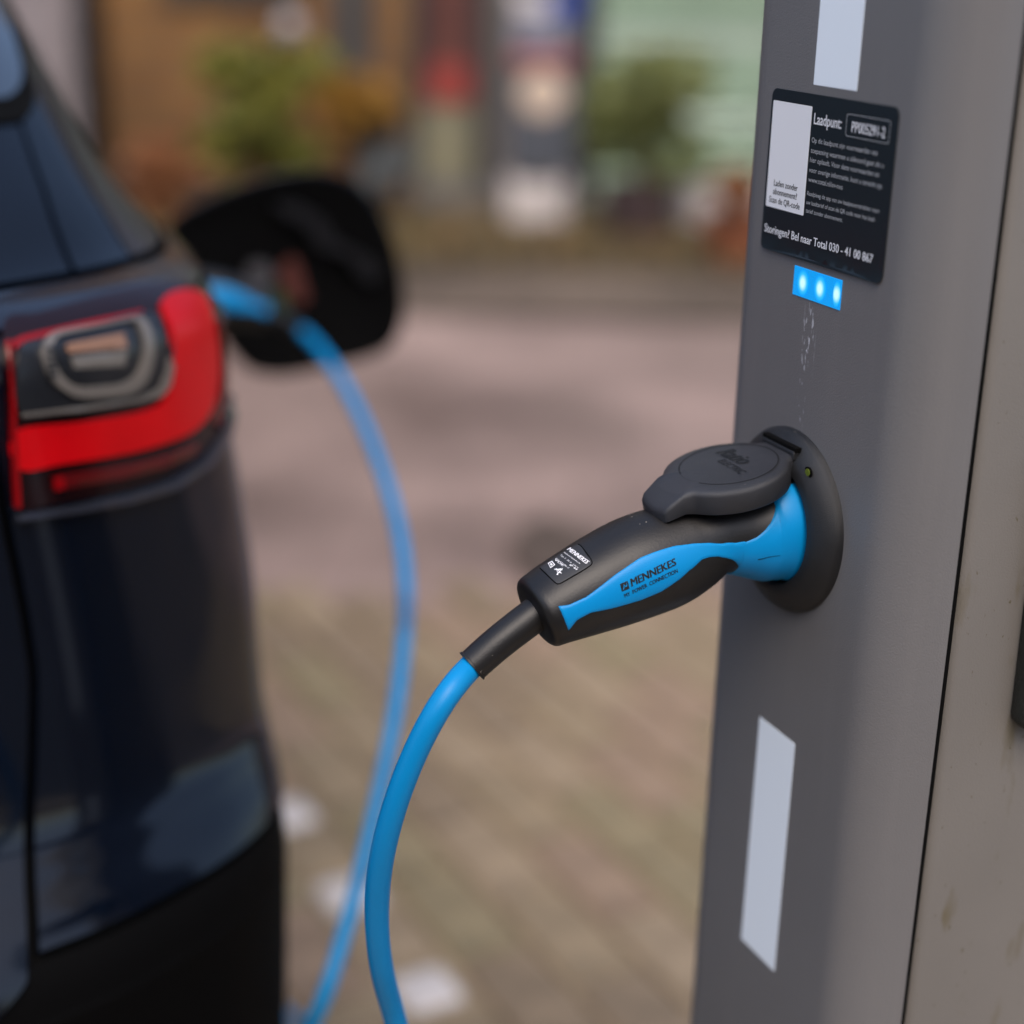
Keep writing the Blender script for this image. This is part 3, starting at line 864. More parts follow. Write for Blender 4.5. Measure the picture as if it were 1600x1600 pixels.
mk('indicator_recess', V, F, DARK, socket)
# lid frame: origin at the hinge, t away from the post, a across
TH = math.radians(11.6)
LH = np.array([.0041, .0354])
def lidp(t, a, h):
    """lid millimetres -> post space"""
    t, a, h = t / 1000, a / 1000, h / 1000
    o = LH[0] + t * math.cos(TH) + h * math.sin(TH)
    b = LH[1] - t * math.sin(TH) + h * math.cos(TH)
    return (a, -o, PZ + b)
LC, LR = 35.0, 30.5
out2 = []
for k in range(120):
    a = 2 * math.pi * k / 120
    x, y = LR * math.cos(a), LR * math.sin(a)
    da = (a + math.pi) % (2 * math.pi) - math.pi
    lipw = 1 / (1 + math.exp((abs(y) - 13.5) / .45)) if x > 0 else 0
    ton = 1 / (1 + math.exp((abs(y) - 13.0) / .7)) if x < 0 else 0
    x = x + lipw * (42.5 - (abs(y) / 13) ** 2 * 2.0 - x) + ton * (-33.5 - x)
    out2.append((x, y, lipw, ton))
def lid_ring(s, h, lipdrop=1.0, inset=0.0):
    P = []
    for x, y, lw, tn in out2:
        xx, yy = x * s, y * s
        r = math.hypot(xx, yy)
        hh = h
        if xx > 27 and lw > .1: hh = h - lipdrop * lw * (xx - 27) * .42
        P.append(lidp(LC + xx, yy, hh))
    return P
secs = [(.02, 4.4), (.5, 4.3), (.78, 4.0), (.80, 3.95), (.90, 3.5), (.955, 3.0), (.98, 2.4), (.994, 1.5), (1.0, .6)]
rings = [lid_ring(s, h) for s, h in secs]
def skirt(s, h):
    P = []
    for x, y, lw, tn in out2:
        xx, yy = x * s, y * s
        depth = h * (1 - lw) + max(h, -3.5) * lw
        depth = depth * (1 - .7 * tn)
        hh = depth - (lw * (xx - 27) * .42 if xx > 27 and lw > .1 else 0)
        if lw > .02 and lw < .5: pass
        P.append(lidp(LC + xx, yy, hh))
    return P
rings += [skirt(.995, -7.6), skirt(.98, -8.4), skirt(.93, -8.4), skirt(.91, -2.5), skirt(.02, -2.0)]
V, F = loft(rings)
LIDM = mat('lid_plastic_lit', (.029, .0305, .036), .40, bump=.4, bscale=3200, var=.15, vscale=25, rvar=.06)  # socket plastic coloured lighter and bluer for the sky sheen on the lid
add_specks(LIDM, 260, .74, (.25, .23, .2), size=.02)
lid = smooth_by_angle(mk('lid', V, F, LIDM, socket), 42)
gr = [[lidp(LC - 2 + r_ * math.cos(a), r_ * math.sin(a), h) for a in np.linspace(0, 2 * math.pi, 96, endpoint=False)] for r_, h in ((23.4, 4.17), (23.8, 4.13), (24.25, 4.10))]
V, F = loft(gr, True, False, False)
mk('lid_groove_shade', V, F, mat('groove_shade', (.004, .004, .005), .7), socket)  # dark ring laid on the lid paints the shade of its groove
def lid_text(s, t0, a0, a1, cap, bold=0.0, shear=0.0, st=0.0):
    V2, F = text_unit(s, bold, shear)
    mk('lid_lettering', [lidp(t0 - y * cap + st * x, a0 + x * (a1 - a0), 4.72 - .0003 * ((t0 - LC) ** 2 + (a0 + x * (a1 - a0)) ** 2) + .01 * k) for x, y, k in V2], F, PRINTK, socket)
lid_text('Ratio', 31.0, -15.5, 6.5, 8.6, .03, .35, -1.0)
lid_text('ELECTRIC', 36.0, -5.5, 15.5, 3.9, .02, .2)
V, F = box((0, -.0060, PZ + .0375), (.0285, .0085, .0050), .001)
mk('hinge', V, F, PLASTIC, socket)
V, F = box((0, -.0078, PZ + .0405), (.0292, .0035, .0026), .0004)
mk('hinge_slot', V, F, DARK, socket)

# ================================================================== CHARGING CABLE WITH TWO PLUGS
# handle in its own frame: x across, y = -outwards, z up, origin at the socket centre
HC = np.array([  # out, up, half height, half width (mm)
    (-12, -1.0, 27.5, 27.5), (4, -1.0, 28.3, 28.3), (12, -1.2, 28.0, 28.0), (20, -2.4, 25.6, 26.0), (30, -2.2, 21.8, 23.5), (40, -1.6, 19.6, 22.0), (48, -2.8, 20.0, 22.0),
    (58, -7.0, 22.6, 23.0), (70, -11.0, 24.4, 24.0), (85, -14.2, 24.6, 24.3), (100, -18.4, 23.2, 23.5), (114, -22.6, 21.0, 22.3), (126, -26.4, 18.9, 21.0), (133.5, -29.2, 17.4, 20.0)])
HD = catmull(HC, 6)
TG = np.gradient(HD[:, :2], axis=0); TG /= np.linalg.norm(TG, axis=1)[:, None]
endn = 7
rings_par = [(HD[i, 0], HD[i, 1], HD[i, 2], HD[i, 3], TG[i]) for i in range(len(HD))]
eo, eb, erh, erw, et = rings_par[-1]
for adv, s in ((1.8, .985), (3.2, .95), (4.2, .89), (4.8, .80), (5.0, .65), (5.0, .35), (5.0, .05)):
    rings_par.append((eo + et[0] * adv, eb + et[1] * adv, erh * s if s < .7 else erh - (1 - s) * 20, erw * s if s < .7 else erw - (1 - s) * 20, et))
def hpt(i, th, off=0.0):
    """ring index (float), angle -> handle space metres; angle 0 = +x side, 90 = top"""
    i = min(max(i, 0), len(rings_par) - 1); k = min(int(i), len(rings_par) - 2); f = i - k
    A, B = rings_par[k], rings_par[k + 1]
    o = A[0] * (1 - f) + B[0] * f; b = A[1] * (1 - f) + B[1] * f; rh = A[2] * (1 - f) + B[2] * f; rw = A[3] * (1 - f) + B[3] * f
    t = np.array(A[4]) * (1 - f) + np.array(B[4]) * f
    c, s = math.cos(th), math.sin(th); e = .92
    cx = math.copysign(abs(c) ** e, c); sx = math.copysign(abs(s) ** e, s)
    x = (rw + off) * cx; p = (rh + off) * sx
    n = np.array([-t[1], t[0]])
    return (x / 1000, -(o + n[0] * p) / 1000, (b + n[1] * p) / 1000)
NA = 56
rings = [[hpt(i, a) for a in np.linspace(0, 2 * math.pi, NA, endpoint=False)] for i in range(len(rings_par))]
gripV, gripF = loft(rings)
PF4 = ROOTM[post] @ Matrix.Translation((0, 0, PZ))         # station plug frame
HB = BVHTree.FromPolygons([PF4 @ Vector(v) for v in gripV], gripF)
PFI = PF4.inverted()
def px_to_ring(px, py):
    r = Vector(ray(px, py)).normalized(); h = HB.ray_cast(Vector(CAM), r)
    if h[0] is None: return None
    p = PFI @ h[0]; o, b = -p.y * 1000, p.z * 1000
    best = None
    for i in np.arange(0, len(HD) - 1, .1):
        k = int(i); f = i - k
        c = HD[k, :2] * (1 - f) + HD[k + 1, :2] * f; t = TG[k] * (1 - f) + TG[k + 1] * f
        d = abs((np.array([o, b]) - c) @ t)
        if best is None or d < best[0]: best = (d, i, c, t)
    _, i, c, t = best; n = np.array([-t[1], t[0]])
    pr = (np.array([o, b]) - c) @ n
    kk = int(i); rh = HD[kk, 2]; rw = HD[kk, 3]
    sx = max(-1, min(1, pr / rh)); cx = p.x * 1000 / rw
    th = math.atan2(math.copysign(abs(sx) ** (1 / .92), sx), math.copysign(abs(cx) ** (1 / .92), cx))
    return i, th
c1 = lambda x, y: (990 + x / 4.706, 660 + y / 4.706)
c2 = lambda x, y: (700 + x / 3.81, 820 + y / 3.81)
up_px = [c1(*p) for p in [(1036, 600), (1035, 650), (1010, 720), (970, 780), (900, 840), (830, 870), (750, 885), (650, 890), (550, 885), (430, 890), (300, 905), (150, 950), (40, 995)]] + \
        [c2(*p) for p in [(1060, 250), (1000, 290), (900, 370), (820, 430), (720, 475), (650, 482)]]
lo_px = [c1(*p) for p in [(770, 1060), (750, 1030), (700, 1003), (620, 988), (560, 992), (500, 1012), (430, 1080)]] + \
        [c2(*p) for p in [(1450, 262), (1380, 328), (1270, 402), (1150, 452), (1000, 495), (850, 525), (765, 570), (720, 628)]]
def bounds(pxs):
    L = [px_to_ring(*p) for p in pxs]; L = sorted([l for l in L if l])
    return np.array([l[0] for l in L]), np.array([l[1] for l in L])
ui, ut = bounds(up_px); li, lt = bounds(lo_px)
print('blue upper', [(round(a, 1), round(math.degrees(b))) for a, b in zip(ui, ut)])
print('blue lower', [(round(a, 1), round(math.degrees(b))) for a, b in zip(li, lt)])
i_tail = max(ui.max(), li.max())
BLK = 16
rows = []
isamp = np.concatenate([np.linspace(2, ui[0] - .01, 8), np.linspace(ui[0], i_tail, 90)])
def th_up(i):
    if i < ui[0] - 1.2: return math.pi / 2
    if i < ui[0]: return ut[0] + (math.pi / 2 - ut[0]) * ((ui[0] - i) / 1.2) ** .6
    return float(np.interp(i, ui, ut))
def th_lo(i):
    if i < li[0] - .5: return -math.pi / 2
    if i < li[0]: return lt[0] + (-math.pi / 2 - lt[0]) * (li[0] - i) / .5
    return float(np.interp(i, li, lt))
isamp = np.unique(np.concatenate([np.linspace(2, i_tail, 150)]))
V, F = [], []
for side in (1, -1):
    base = len(V)
    for r_i, i in enumerate(isamp):
        hi, lo = th_up(i), th_lo(i)
        for k in range(BLK):
            f = k / (BLK - 1)
            if k == 1: f = .02
            if k == BLK - 2: f = .98
            if k == 2: f = .055
            if k == BLK - 3: f = .945
            th = lo + (hi - lo) * f
            edge_lo = k == 0 and lo > -1.5; edge_hi = k == BLK - 1 and hi < 1.5
            off = .55
            if edge_lo or edge_hi: off = -.7
            elif (k == 1 and lo > -1.5) or (k == BLK - 2 and hi < 1.5): off = .28
            if r_i == len(isamp) - 1: off = -.7
            if side < 0: th = math.pi - th
            V.append(hpt(i, th, off))
    for r_i in range(len(isamp) - 1):
        for k in range(BLK - 1):
            a = base + r_i * BLK + k
            F.append([a, a + 1, a + BLK + 1, a + BLK])
blueV, blueF = V, F

cable = empty('charging_cable', (float(FC[0]) - .1, float(FC[1]) + .3, 0), 0, 'bright blue charging cable with black handled plugs at both ends', 'charging cable')
def build_plug(fr, full, label):
    g_ = mk('plug', gripV, gripF, RUBBER, cable, frame=fr); smooth_by_angle(g_, 50)
    g_['label'] = label
    smooth_by_angle(mk('blue_inlay', blueV, blueF, BLUE, g_), 60)
    # moulded sleeve
    A = np.array([0, -(eo) / 1000 + .004, eb / 1000 + .002]); 
    P = []
    S0 = np.array([134.0, -28.6]); S1 = np.array([169.6, -52.2])
    cv = catmull(np.array([S0, S0 * .66 + S1 * .34 + np.array([.4, .5]), S0 * .33 + S1 * .67 + np.array([.5, .6]), S1]), 6)
    for o_, b_ in cv: P.append((0, -o_ / 1000, b_ / 1000))
    rr = list(np.linspace(8.4, 7.9, len(P)) / 1000)
    t = np.array(P[-1]) - np.array(P[-2]); t /= np.linalg.norm(t)
    P = P[:-1] + [np.array(P[-1]) - t * .0012, np.array(P[-1]) - t * .001, np.array(P[-1]), np.array(P[-1]) - t * .0002, np.array(P[-1]) - t * .003]
    rr = rr[:-1] + [.0079, .0084, .0084, .0068, .0062]
    V, F = tube(P, rr, 32, False)
    smooth_by_angle(mk('cable_sleeve', V, F, RUBBER, g_), 40)
    return g_
plug = build_plug(PF4, True, 'plug pushed into the charging post socket')
# pin body inside the socket
V, F = lathe([(.0275, -.008), (.0275, .012)], 40, 'y')
mk('plug_nose', V, F, RUBBER, plug)
# printing on the inlay and the rating label, laid on the handle
V, F = [], []
IB = BVHTree.FromPolygons([PF4 @ Vector(v) for v in blueV], blueF)
def quad_map(c, V2):
    """c = lower left, lower right, upper left, upper right in photo pixels"""
    c = np.array(c, float); out = []
    for x, y, *_ in V2:
        out.append(c[0] * (1 - x) * (1 - y) + c[1] * x * (1 - y) + c[2] * (1 - x) * y + c[3] * x * y)
    return out
def print_on(name, V2, F, corners, bvh, m, off=.00025):
    P = drop(quad_map(corners, V2), bvh, off)
    vd = Vector(CAM)
    P = [p + (vd - p).normalized() * (.00002 * (v[2] if len(v) > 2 else 0)) for p, v in zip(P, V2)]
    return mk(name, P, F, m, plug, world=True)
def print_text(s, corners, bvh, m, bold=0.0):
    V2, F = text_unit(s, bold)
    print_on('lettering', V2, F, corners, bvh, m)
print_text('MENNEKES', [c2(1092, 368), c2(1360, 237), c2(1083, 323), c2(1350, 196)], IB, PRINTK, .034)
print_text('MY  POWER  CONNECTION', [c2(1052, 433), c2(1368, 282), c2(1046, 412), c2(1363, 259)], IB, PRINTK, .022)
sq = [c2(1035, 397), c2(1080, 378), c2(1023, 352), c2(1068, 333)]
Vq, Fq = cdt_fill([[(0, 0), (1, 0), (1, 1), (0, 1)]], .3)
print_on('emblem', Vq, Fq, sq, IB, PRINTK, .00022)
Vn, Fn = cdt_fill([[(.14, .1), (.34, .5), (.42, .78), (.58, .5), (.70, .55), (.86, .92), (.80, .42), (.60, .34), (.46, .56), (.36, .3)]], .3)
print_on('emblem_mark', Vn, Fn, sq, IB, BLUE, .00036)
# hairline crack in the blue collar
crk = catmull(np.array([c1(915, 1008), c1(950, 1003), c1(985, 992), c1(1030, 985), c1(1085, 978)]), 5)
V, F = tube(drop(crk, IB, .00005), list(np.linspace(.00022, .00010, len(crk))), 6); mk('crack', V, F, DARK, plug, world=True)
# rating label: thin sunk plate near the end of the grip
lab = [c2(548, 258), c2(640, 345), c2(660, 352), c2(840, 248), c2(857, 232), c2(850, 205), c2(800, 130), c2(770, 118), c2(690, 162), c2(620, 205)]
P, F = cdt_fill([lab], 5)
mk('rating_label', *slab(drop(P, HB, .00018), F, drop(P, HB, -.0006)), GREYL, plug, world=True)
edge = catmull(np.array([c2(548, 258), c2(600, 308), c2(636, 342), c2(660, 352), c2(700, 332), c2(780, 286), c2(840, 248), c2(857, 228), c2(848, 202), c2(815, 155), c2(790, 125), c2(775, 117)]), 4)
V, F = tube([p for p in drop(edge, HB, .0001)], .00028, 6)
mk('label_edge', V, F, DARK, plug, world=True)
def lab_text(s, p0, p1, cap, bold=.01, m=PRINTW):
    p0 = np.array(p0, float); p1 = np.array(p1, float); d = p1 - p0; d /= np.linalg.norm(d); n = np.array([d[1], -d[0]])
    if n[1] > 0: n = -n
    n = np.array([.86, -.5]) * 1.0
    print_text(s, [c2(*p0), c2(*p1), c2(*(p0 + n * cap)), c2(*(p1 + n * cap))], HB, m, bold)
lab_text('MENNEKES', (708, 150), (822, 234), 27, .035)
lab_text('Industrieelektrik', (690, 168), (785, 236), 9, .0)
lab_text('Typ 2  20 A  230 V', (668, 182), (772, 262), 9, .0)
lab_text('IP 44', (722, 242), (764, 272), 12, .02)
lab_text('EN 62196-2', (640, 205), (716, 262), 10, .0)
lab_text('VDE', (632, 210), (684, 250), 13, .02)
def lab_poly(loops, m=PRINTW):
    P, F = cdt_fill(loops, 10)
    mk('label_symbol', drop([c2(*p) for p in P], HB, .0004), F, m, plug, world=True)
lab_poly([[(596, 232), (622, 218), (640, 242), (612, 262)], [(602, 235), (620, 224), (633, 242), (613, 255)]])
lab_poly([[(608, 236), (618, 231), (626, 242), (615, 248)]])
for a, b in (((634, 268), (682, 272)), ((684, 262), (648, 300)), ((644, 262), (676, 292)), ((650, 300), (658, 296))):
    a, b = np.array(a, float), np.array(b, float); d = (b - a) / np.linalg.norm(b - a); n = np.array([-d[1], d[0]]) * 2.2
    lab_poly([[tuple(a + n), tuple(b + n), tuple(b - n), tuple(a - n)]])
lab_poly([[(646, 268), (676, 262), (668, 288), (654, 292)], [(650, 271), (671, 267), (665, 285), (656, 288)]])

# car plug: same plug, in the car's port
cfr = Matrix.Translation(Vector(car_w(PORT_U, pv + .004, PORT_Z))) @ Matrix(((-CC[0], -CR[0], 0, 0), (-CC[1], -CR[1], 0, 0), (0, 0, 1, 0), (0, 0, 0, 1)))
plug2 = build_plug(cfr, False, 'plug pushed into the charging port of the car')
# cord
e1 = PF4 @ Vector((0, -.1655, -.0494)); e1b = PF4 @ Vector((0, -.1702, -.0526))
e2 = cfr @ Vector((0, -.1655, -.0494)); e2b = cfr @ Vector((0, -.1702, -.0526))
near = [(700, 1083, .745), (660, 1150, .747), (622, 1240, .755), (598, 1325, .768), (589, 1400, .785), (590, 1470, .805), (602, 1540, .830), (622, 1602, .86)]
far = [(503, 548, 1.62), (545, 612, 1.55), (585, 700, 1.49), (618, 800, 1.44), (634, 895, 1.40), (633, 990, 1.36), (617, 1120, 1.31), (590, 1250, 1.28), (557, 1390, 1.25), (522, 1510, 1.23), (490, 1602, 1.22)]
NP = [list(e1), list(e1b)] + [list(at(*p)) for p in near]
FP = [list(at(*p)) for p in far[::-1]] + [list(e2b), list(e2)]
n_end = NP[-1]; f_end = FP[0]
midp = [(-.044, .728, .60), (-.030, .748, .51), (-.008, .785, .39), (.014, .835, .26), (.032, .91, .135), (.02, 1.10, .025), (-.06, 1.30, .0085), (-.17, 1.52, .0075), (-.30, 1.66, .0075), (-.40, 1.62, .0075), (-.42, 1.48, .0085), (-.36, 1.34, .03), (-.27, 1.20, .13), (-.20, 1.09, .28)]
cordP = catmull(np.array(NP + [list(p) for p in midp] + FP), 8)
wob = np.cumsum(np.random.RandomState(3).normal(size=(len(cordP), 3)), axis=0)
wob -= np.array([np.convolve(wob[:, k], np.ones(25) / 25, 'same') for k in range(3)]).T
wob[:20] = 0; wob[-20:] = 0
cordP = cordP + np.array([np.convolve(wob[:, k], np.ones(7) / 7, 'same') for k in range(3)]).T * .00012
ks = np.ones(11) / 11
sm = np.array([np.convolve(np.pad(cordP[:, k], 5, mode='edge'), ks, 'valid') for k in range(3)]).T
wt = np.clip(np.minimum(np.arange(len(cordP)), np.arange(len(cordP))[::-1]) / 20.0, 0, 1)[:, None]
cordP = cordP * (1 - wt) + sm * wt
V, F = tube(cordP, .0060, 20)
cord = mk('cord', V, F, CORD, cable, world=True, smooth=True)

# ================================================================== BACKGROUND STREET
FY = 7.9
def bx(px, Y=FY):
    """world x of a photo column at street depth Y (about knee height)"""
    return float(hit(px, 200, np.array([0, Y, 0]), np.array([0, 1.0, 0]))[0])
def bz(px, py, Y=FY):
    return float(hit(px, py, np.array([0, Y, 0]), np.array([0, 1.0, 0]))[2])
SIDING = mat('siding', (.23, .195, .195), .7, var=.08, vscale=3)
BRWALL = brick_mat('house_brick', (.25, .118, .030), (.20, .088, .022), (.15, .10, .06), 0, .22, 0)
for n_ in BRWALL.node_tree.nodes:
    if n_.type == 'MAPPING': n_.inputs['Rotation'].default_value = (R(90), 0, 0)
DKWALL = mat('dark_wall', (.055, .045, .038), .7, var=.2, vscale=4)
FRAMEM = mat('shop_frame', (.16, .15, .145), .5)
SHUT = mat('green_shutter', (.30, .40, .29), .45, var=.08, vscale=2)
WHITEP = mat('white_plaster', (.60, .54, .51), .7, var=.08, vscale=5)
PANE = mat('shop_pane', (.05, .055, .06), .08, coat=.3)
def B(name, x0, x1, y0, y1, z0, z1, m, parent=None, bev=.0):
    V, F = box(((x0 + x1) / 2, (y0 + y1) / 2, (z0 + z1) / 2), (x1 - x0, y1 - y0, z1 - z0), bev)
    return mk(name, V, F, m, parent, world=parent is not None)
# small globe lamp on the brick wall
t = empty('wall_lamp', (bx(460), FY - .1, bz(460, 40)), 0, 'small white globe lamp on the brick house wall', 'lamp')
V, F = lathe([(.001, -.06), (.03, -.055), (.052, -.03), (.06, 0), (.052, .03), (.03, .055), (.001, .06)], 20, 'z')
mk('globe', V, F, mat('opal', (.42, .40, .40), .3), t, smooth=True)
V, F = box((0, .075, 0), (.03, .07, .03), .004); mk('bracket', V, F, mat('bracket_dark', (.03, .03, .03), .5), t)
# grey boarded house
x_b = bx(128)
house = empty('boarded_house', (-6.5, FY, 0), 0, 'pale grey house clad in horizontal boards beside the dark downpipe', 'house')
B('wall', -11, x_b, FY + .03, FY + 6, 0, 5.6, SIDING, house)
for k in range(31):
    z = .02 + k * .18
    V = [(-11, FY + .028, z), (x_b, FY + .028, z), (x_b, FY - .012, z), (-11, FY - .012, z), (-11, FY + .028, z + .178), (x_b, FY + .028, z + .178), (x_b, FY + .004, z + .178), (-11, FY + .004, z + .178)]
    mk('board', V, [[0, 1, 2, 3], [4, 7, 6, 5], [3, 2, 6, 7], [0, 3, 7, 4], [1, 5, 6, 2]], SIDING, house, world=True)
for wx in (-9.2, -6.4, -3.9):
    wf = B('window', wx - .6, wx + .6, FY - .05, FY + .01, 2.7, 4.2, WHITEP, house)
    mk('pane', *box((wx - house.location.x, -.055, 3.45), (1.06, .012, 1.36)), PANE, wf)
V = [(-11.2, FY - .3, 5.6), (x_b, FY - .3, 5.6), (x_b, FY + 3, 7.6), (-11.2, FY + 3, 7.6), (-11.2, FY + 6.3, 5.6), (x_b, FY + 6.3, 5.6)]
mk('roof', V, [[0, 1, 2, 3], [3, 2, 5, 4], [1, 5, 2], [0, 3, 4], [0, 4, 5, 1]], mat('roof_tile', (.07, .045, .035), .8, var=.2), house, world=True)
pipe = mk('downpipe', *tube([(bx(150), FY - .06, 0), (bx(150), FY - .06, 5.5)], .052, 14), mat('pipe_dark', (.030, .034, .040), .5), smooth=True)
tag(pipe, 'dark vertical downpipe between the boarded house and the brick house', 'downpipe')
# brick house
x_c, x_d = bx(172), bx(636)
bh = empty('brick_house', ((x_c + x_d) / 2, FY, 0), 0, 'orange brown brick house behind the leafy shrubs', 'house')
B('wall', x_c, x_d, FY, FY + 6, 0, 5.4, BRWALL, bh)
B('plinth', x_c, x_d - .9, FY - .03, FY - .001, 0, .16, DKWALL, bh)
x_w0, x_w1 = bx(268), bx(330)
wf = B('window', x_w0, x_w1 + .45, FY - .04, FY + .0, .92, 2.1, DKWALL, bh)
mk('pane', *box(((x_w0 + x_w1 + .45) / 2 - bh.location.x, -.045, 1.51), (x_w1 - x_w0 + .35, .012, 1.06)), PANE, wf)
wf = B('door', bx(515), bx(590), FY - .05, FY + .0, .36, 2.1, DKWALL, bh)
for k in range(2):
    wf = B('window', x_c + .35 + k * .75, x_c + .85 + k * .75, FY - .05, FY, 3.2, 4.5, WHITEP, bh)
    mk('pane', *box((x_c + .6 + k * .75 - bh.location.x, -.055, 3.85), (.42, .012, 1.2)), PANE, wf)
mk('roof', [(x_c, FY - .3, 5.4), (x_d, FY - .3, 5.4), (x_d, FY + 3, 7.8), (x_c, FY + 3, 7.8), (x_c, FY + 6.3, 5.4), (x_d, FY + 6.3, 5.4)], [[0, 1, 2, 3], [3, 2, 5, 4], [1, 5, 2], [0, 3, 4], [0, 4, 5, 1]], MATS['roof_tile'], bh, world=True)
# shop
x_e, x_f = x_d, bx(915)
shop = empty('shop_front', ((x_e + x_f) / 2, FY, 0), 0, 'grey framed shop front with red and khaki panels behind glass', 'shop')
B('wall', x_e, x_f, FY + .25, FY + 6, 0, 5.0, DKWALL, shop)
B('fascia', x_e, x_f, FY - .05, FY + .249, 2.4, 5.0, FRAMEM, shop)
for p_ in (x_e + .03, bx(752), x_f - .04):
    B('mullion', p_ - .03, p_ + .03, FY + .0, FY + .1, .1, 2.4, mat('mullion_dark', (.035, .036, .036), .5), shop)
B('sill', x_e, x_f, FY + .01, FY + .12, .0, .10, FRAMEM, shop)
B('red_panel', bx(660), bx(742), FY + .16, FY + .20, .55, 1.4, mat('red_panel', (.13, .045, .035), .6, var=.2, vscale=3), shop)
B('bright_red_panel', bx(664), bx(735), FY + .13, FY + .158, bz(700, 165), bz(700, 105), mat('bright_red_panel', (.34, .05, .04), .6), shop)
B('khaki_panel', bx(652), bx(742), FY + .15, FY + .2, .1, .53, mat('khaki', (.26, .245, .16), .7), shop)
B('grey_panel', bx(762), bx(812), FY + .15, FY + .2, .1, 2.3, mat('warm_grey', (.25, .225, .21), .6), shop)
B('navy_panel', bx(816), bx(905), FY + .15, FY + .2, .1, 2.3, mat('slate', (.055, .065, .085), .6), shop)
# green roller shutter on the building to the side
x_g = 9.0
gb = empty('shuttered_shop', ((x_f + x_g) / 2, FY, 0), 0, 'building closed with a pale green roller shutter', 'shop')
B('wall', x_f, x_g, FY + .08, FY + 6, 0, 5.0, FRAMEM, gb)
B('guide_rail', x_f + .001, x_f + .05, FY - .01, FY + .079, 0, 2.5, mat('mullion_dark', (.035, .036, .036), .5), gb)
for k in range(27):
    z = .02 + k * .09
    V, F = [], []
    for j, (yy, zz) in enumerate([(.07, 0), (.03, .004), (.0, .03), (.0, .06), (.03, .084), (.07, .088)]):
        V += [(x_f + .05, FY + yy, z + zz), (4.6, FY + yy, z + zz)]
    F = [[2 * j, 2 * j + 1, 2 * j + 3, 2 * j + 2] for j in range(5)] + [[10, 11, 1, 0]]
    mk('slat', V, F, SHUT if k % 4 else mat('green_shutter_pale', (.42, .50, .41), .45, var=.08, vscale=2), gb, world=True)
B('shutter_box', x_f, 4.7, FY - .12, FY + .079, 2.46, 2.9, SHUT, gb)
# low white planters in front
for k, (a, b_, lab_) in enumerate(((792, 892, 'white block planter below the advertising board'), (1075, 1240, 'long white block planter beside the terracotta pot'))):
    Y = 7.35
    t = empty('planter', (bx((a + b_) / 2, Y), Y, 0), 0, lab_, 'planter', 'low white planters')
    x0, x1 = bx(a, Y), bx(b_, Y)
    V, F = box(((x0 + x1) / 2, Y + .15, .095), (x1 - x0, .32, .19), .015)
    mk('trough', V, F, WHITEP, t, world=True)
    V, F = box(((x0 + x1) / 2, Y + .15, .184), (x1 - x0 - .06, .26, .02))
    mk('soil', V, F, mat('soil', (.03, .022, .015), .95), t, world=True)
# advertising board
t = empty('pavement_board', (bx(845, 7.8), 7.8, 0), 0, 'dark advertising board with a cream disc and a red stripe', 'sign')
Y = 7.62
xa, xb = bx(795, Y), bx(898, Y); xm = (xa + xb) / 2
BOARD = mat('board_slate', (.045, .05, .062), .5)
for s, yy in ((1, 0), (-1, .44)):
    V = [(xa, Y + yy, .0), (xb, Y + yy, 0), (xb, Y + .22, 1.25), (xa, Y + .22, 1.25)]
    V2 = [(x, y + .03, z) for x, y, z in V]
    mk('panel', V + V2, [[0, 1, 2, 3], [7, 6, 5, 4], [0, 4, 5, 1], [1, 5, 6, 2], [2, 6, 7, 3], [3, 7, 4, 0]], BOARD, t, world=True)
def bd(z): return Y + .22 * z / 1.25 - .004
def disc(name, cx, cz, r, m, rz=None):
    P = [(cx + r * math.cos(a), cz + (rz or r) * math.sin(a)) for a in np.linspace(0, 2 * math.pi, 32, endpoint=False)]
    V, F = loft([[(x, bd(z), z) for x, z in P], [(x, bd(z) - .006, z) for x, z in P]])
    return mk(name, V, F, m, t, world=True)
disc('cream_disc', xm, bz(845, 148, Y), .105, mat('cream', (.50, .38, .28), .6))
zr = bz(845, 95, Y)
V, F = box((xm, bd(zr) - .002, zr), (.30, .008, .07)); mk('red_stripe', V, F, mat('stripe_red', (.28, .07, .065), .6), t, world=True)
zr = bz(845, 55, Y)
V, F = box((xm - .02, bd(zr) - .002, zr), (.24, .008, .12)); mk('grey_stripe', V, F, mat('stripe_grey', (.22, .22, .27), .6), t, world=True)
zr = bz(845, 5, Y)
V, F = box((xm - .06, bd(zr) - .002, zr), (.16, .008, .09)); mk('white_stripe', V, F, mat('stripe_white', (.65, .6, .6), .6), t, world=True)
V, F = box((xm + .10, bd(zr) - .002, zr), (.14, .008, .11)); mk('blue_stripe', V, F, mat('stripe_blue', (.01, .05, .30), .5), t, world=True)
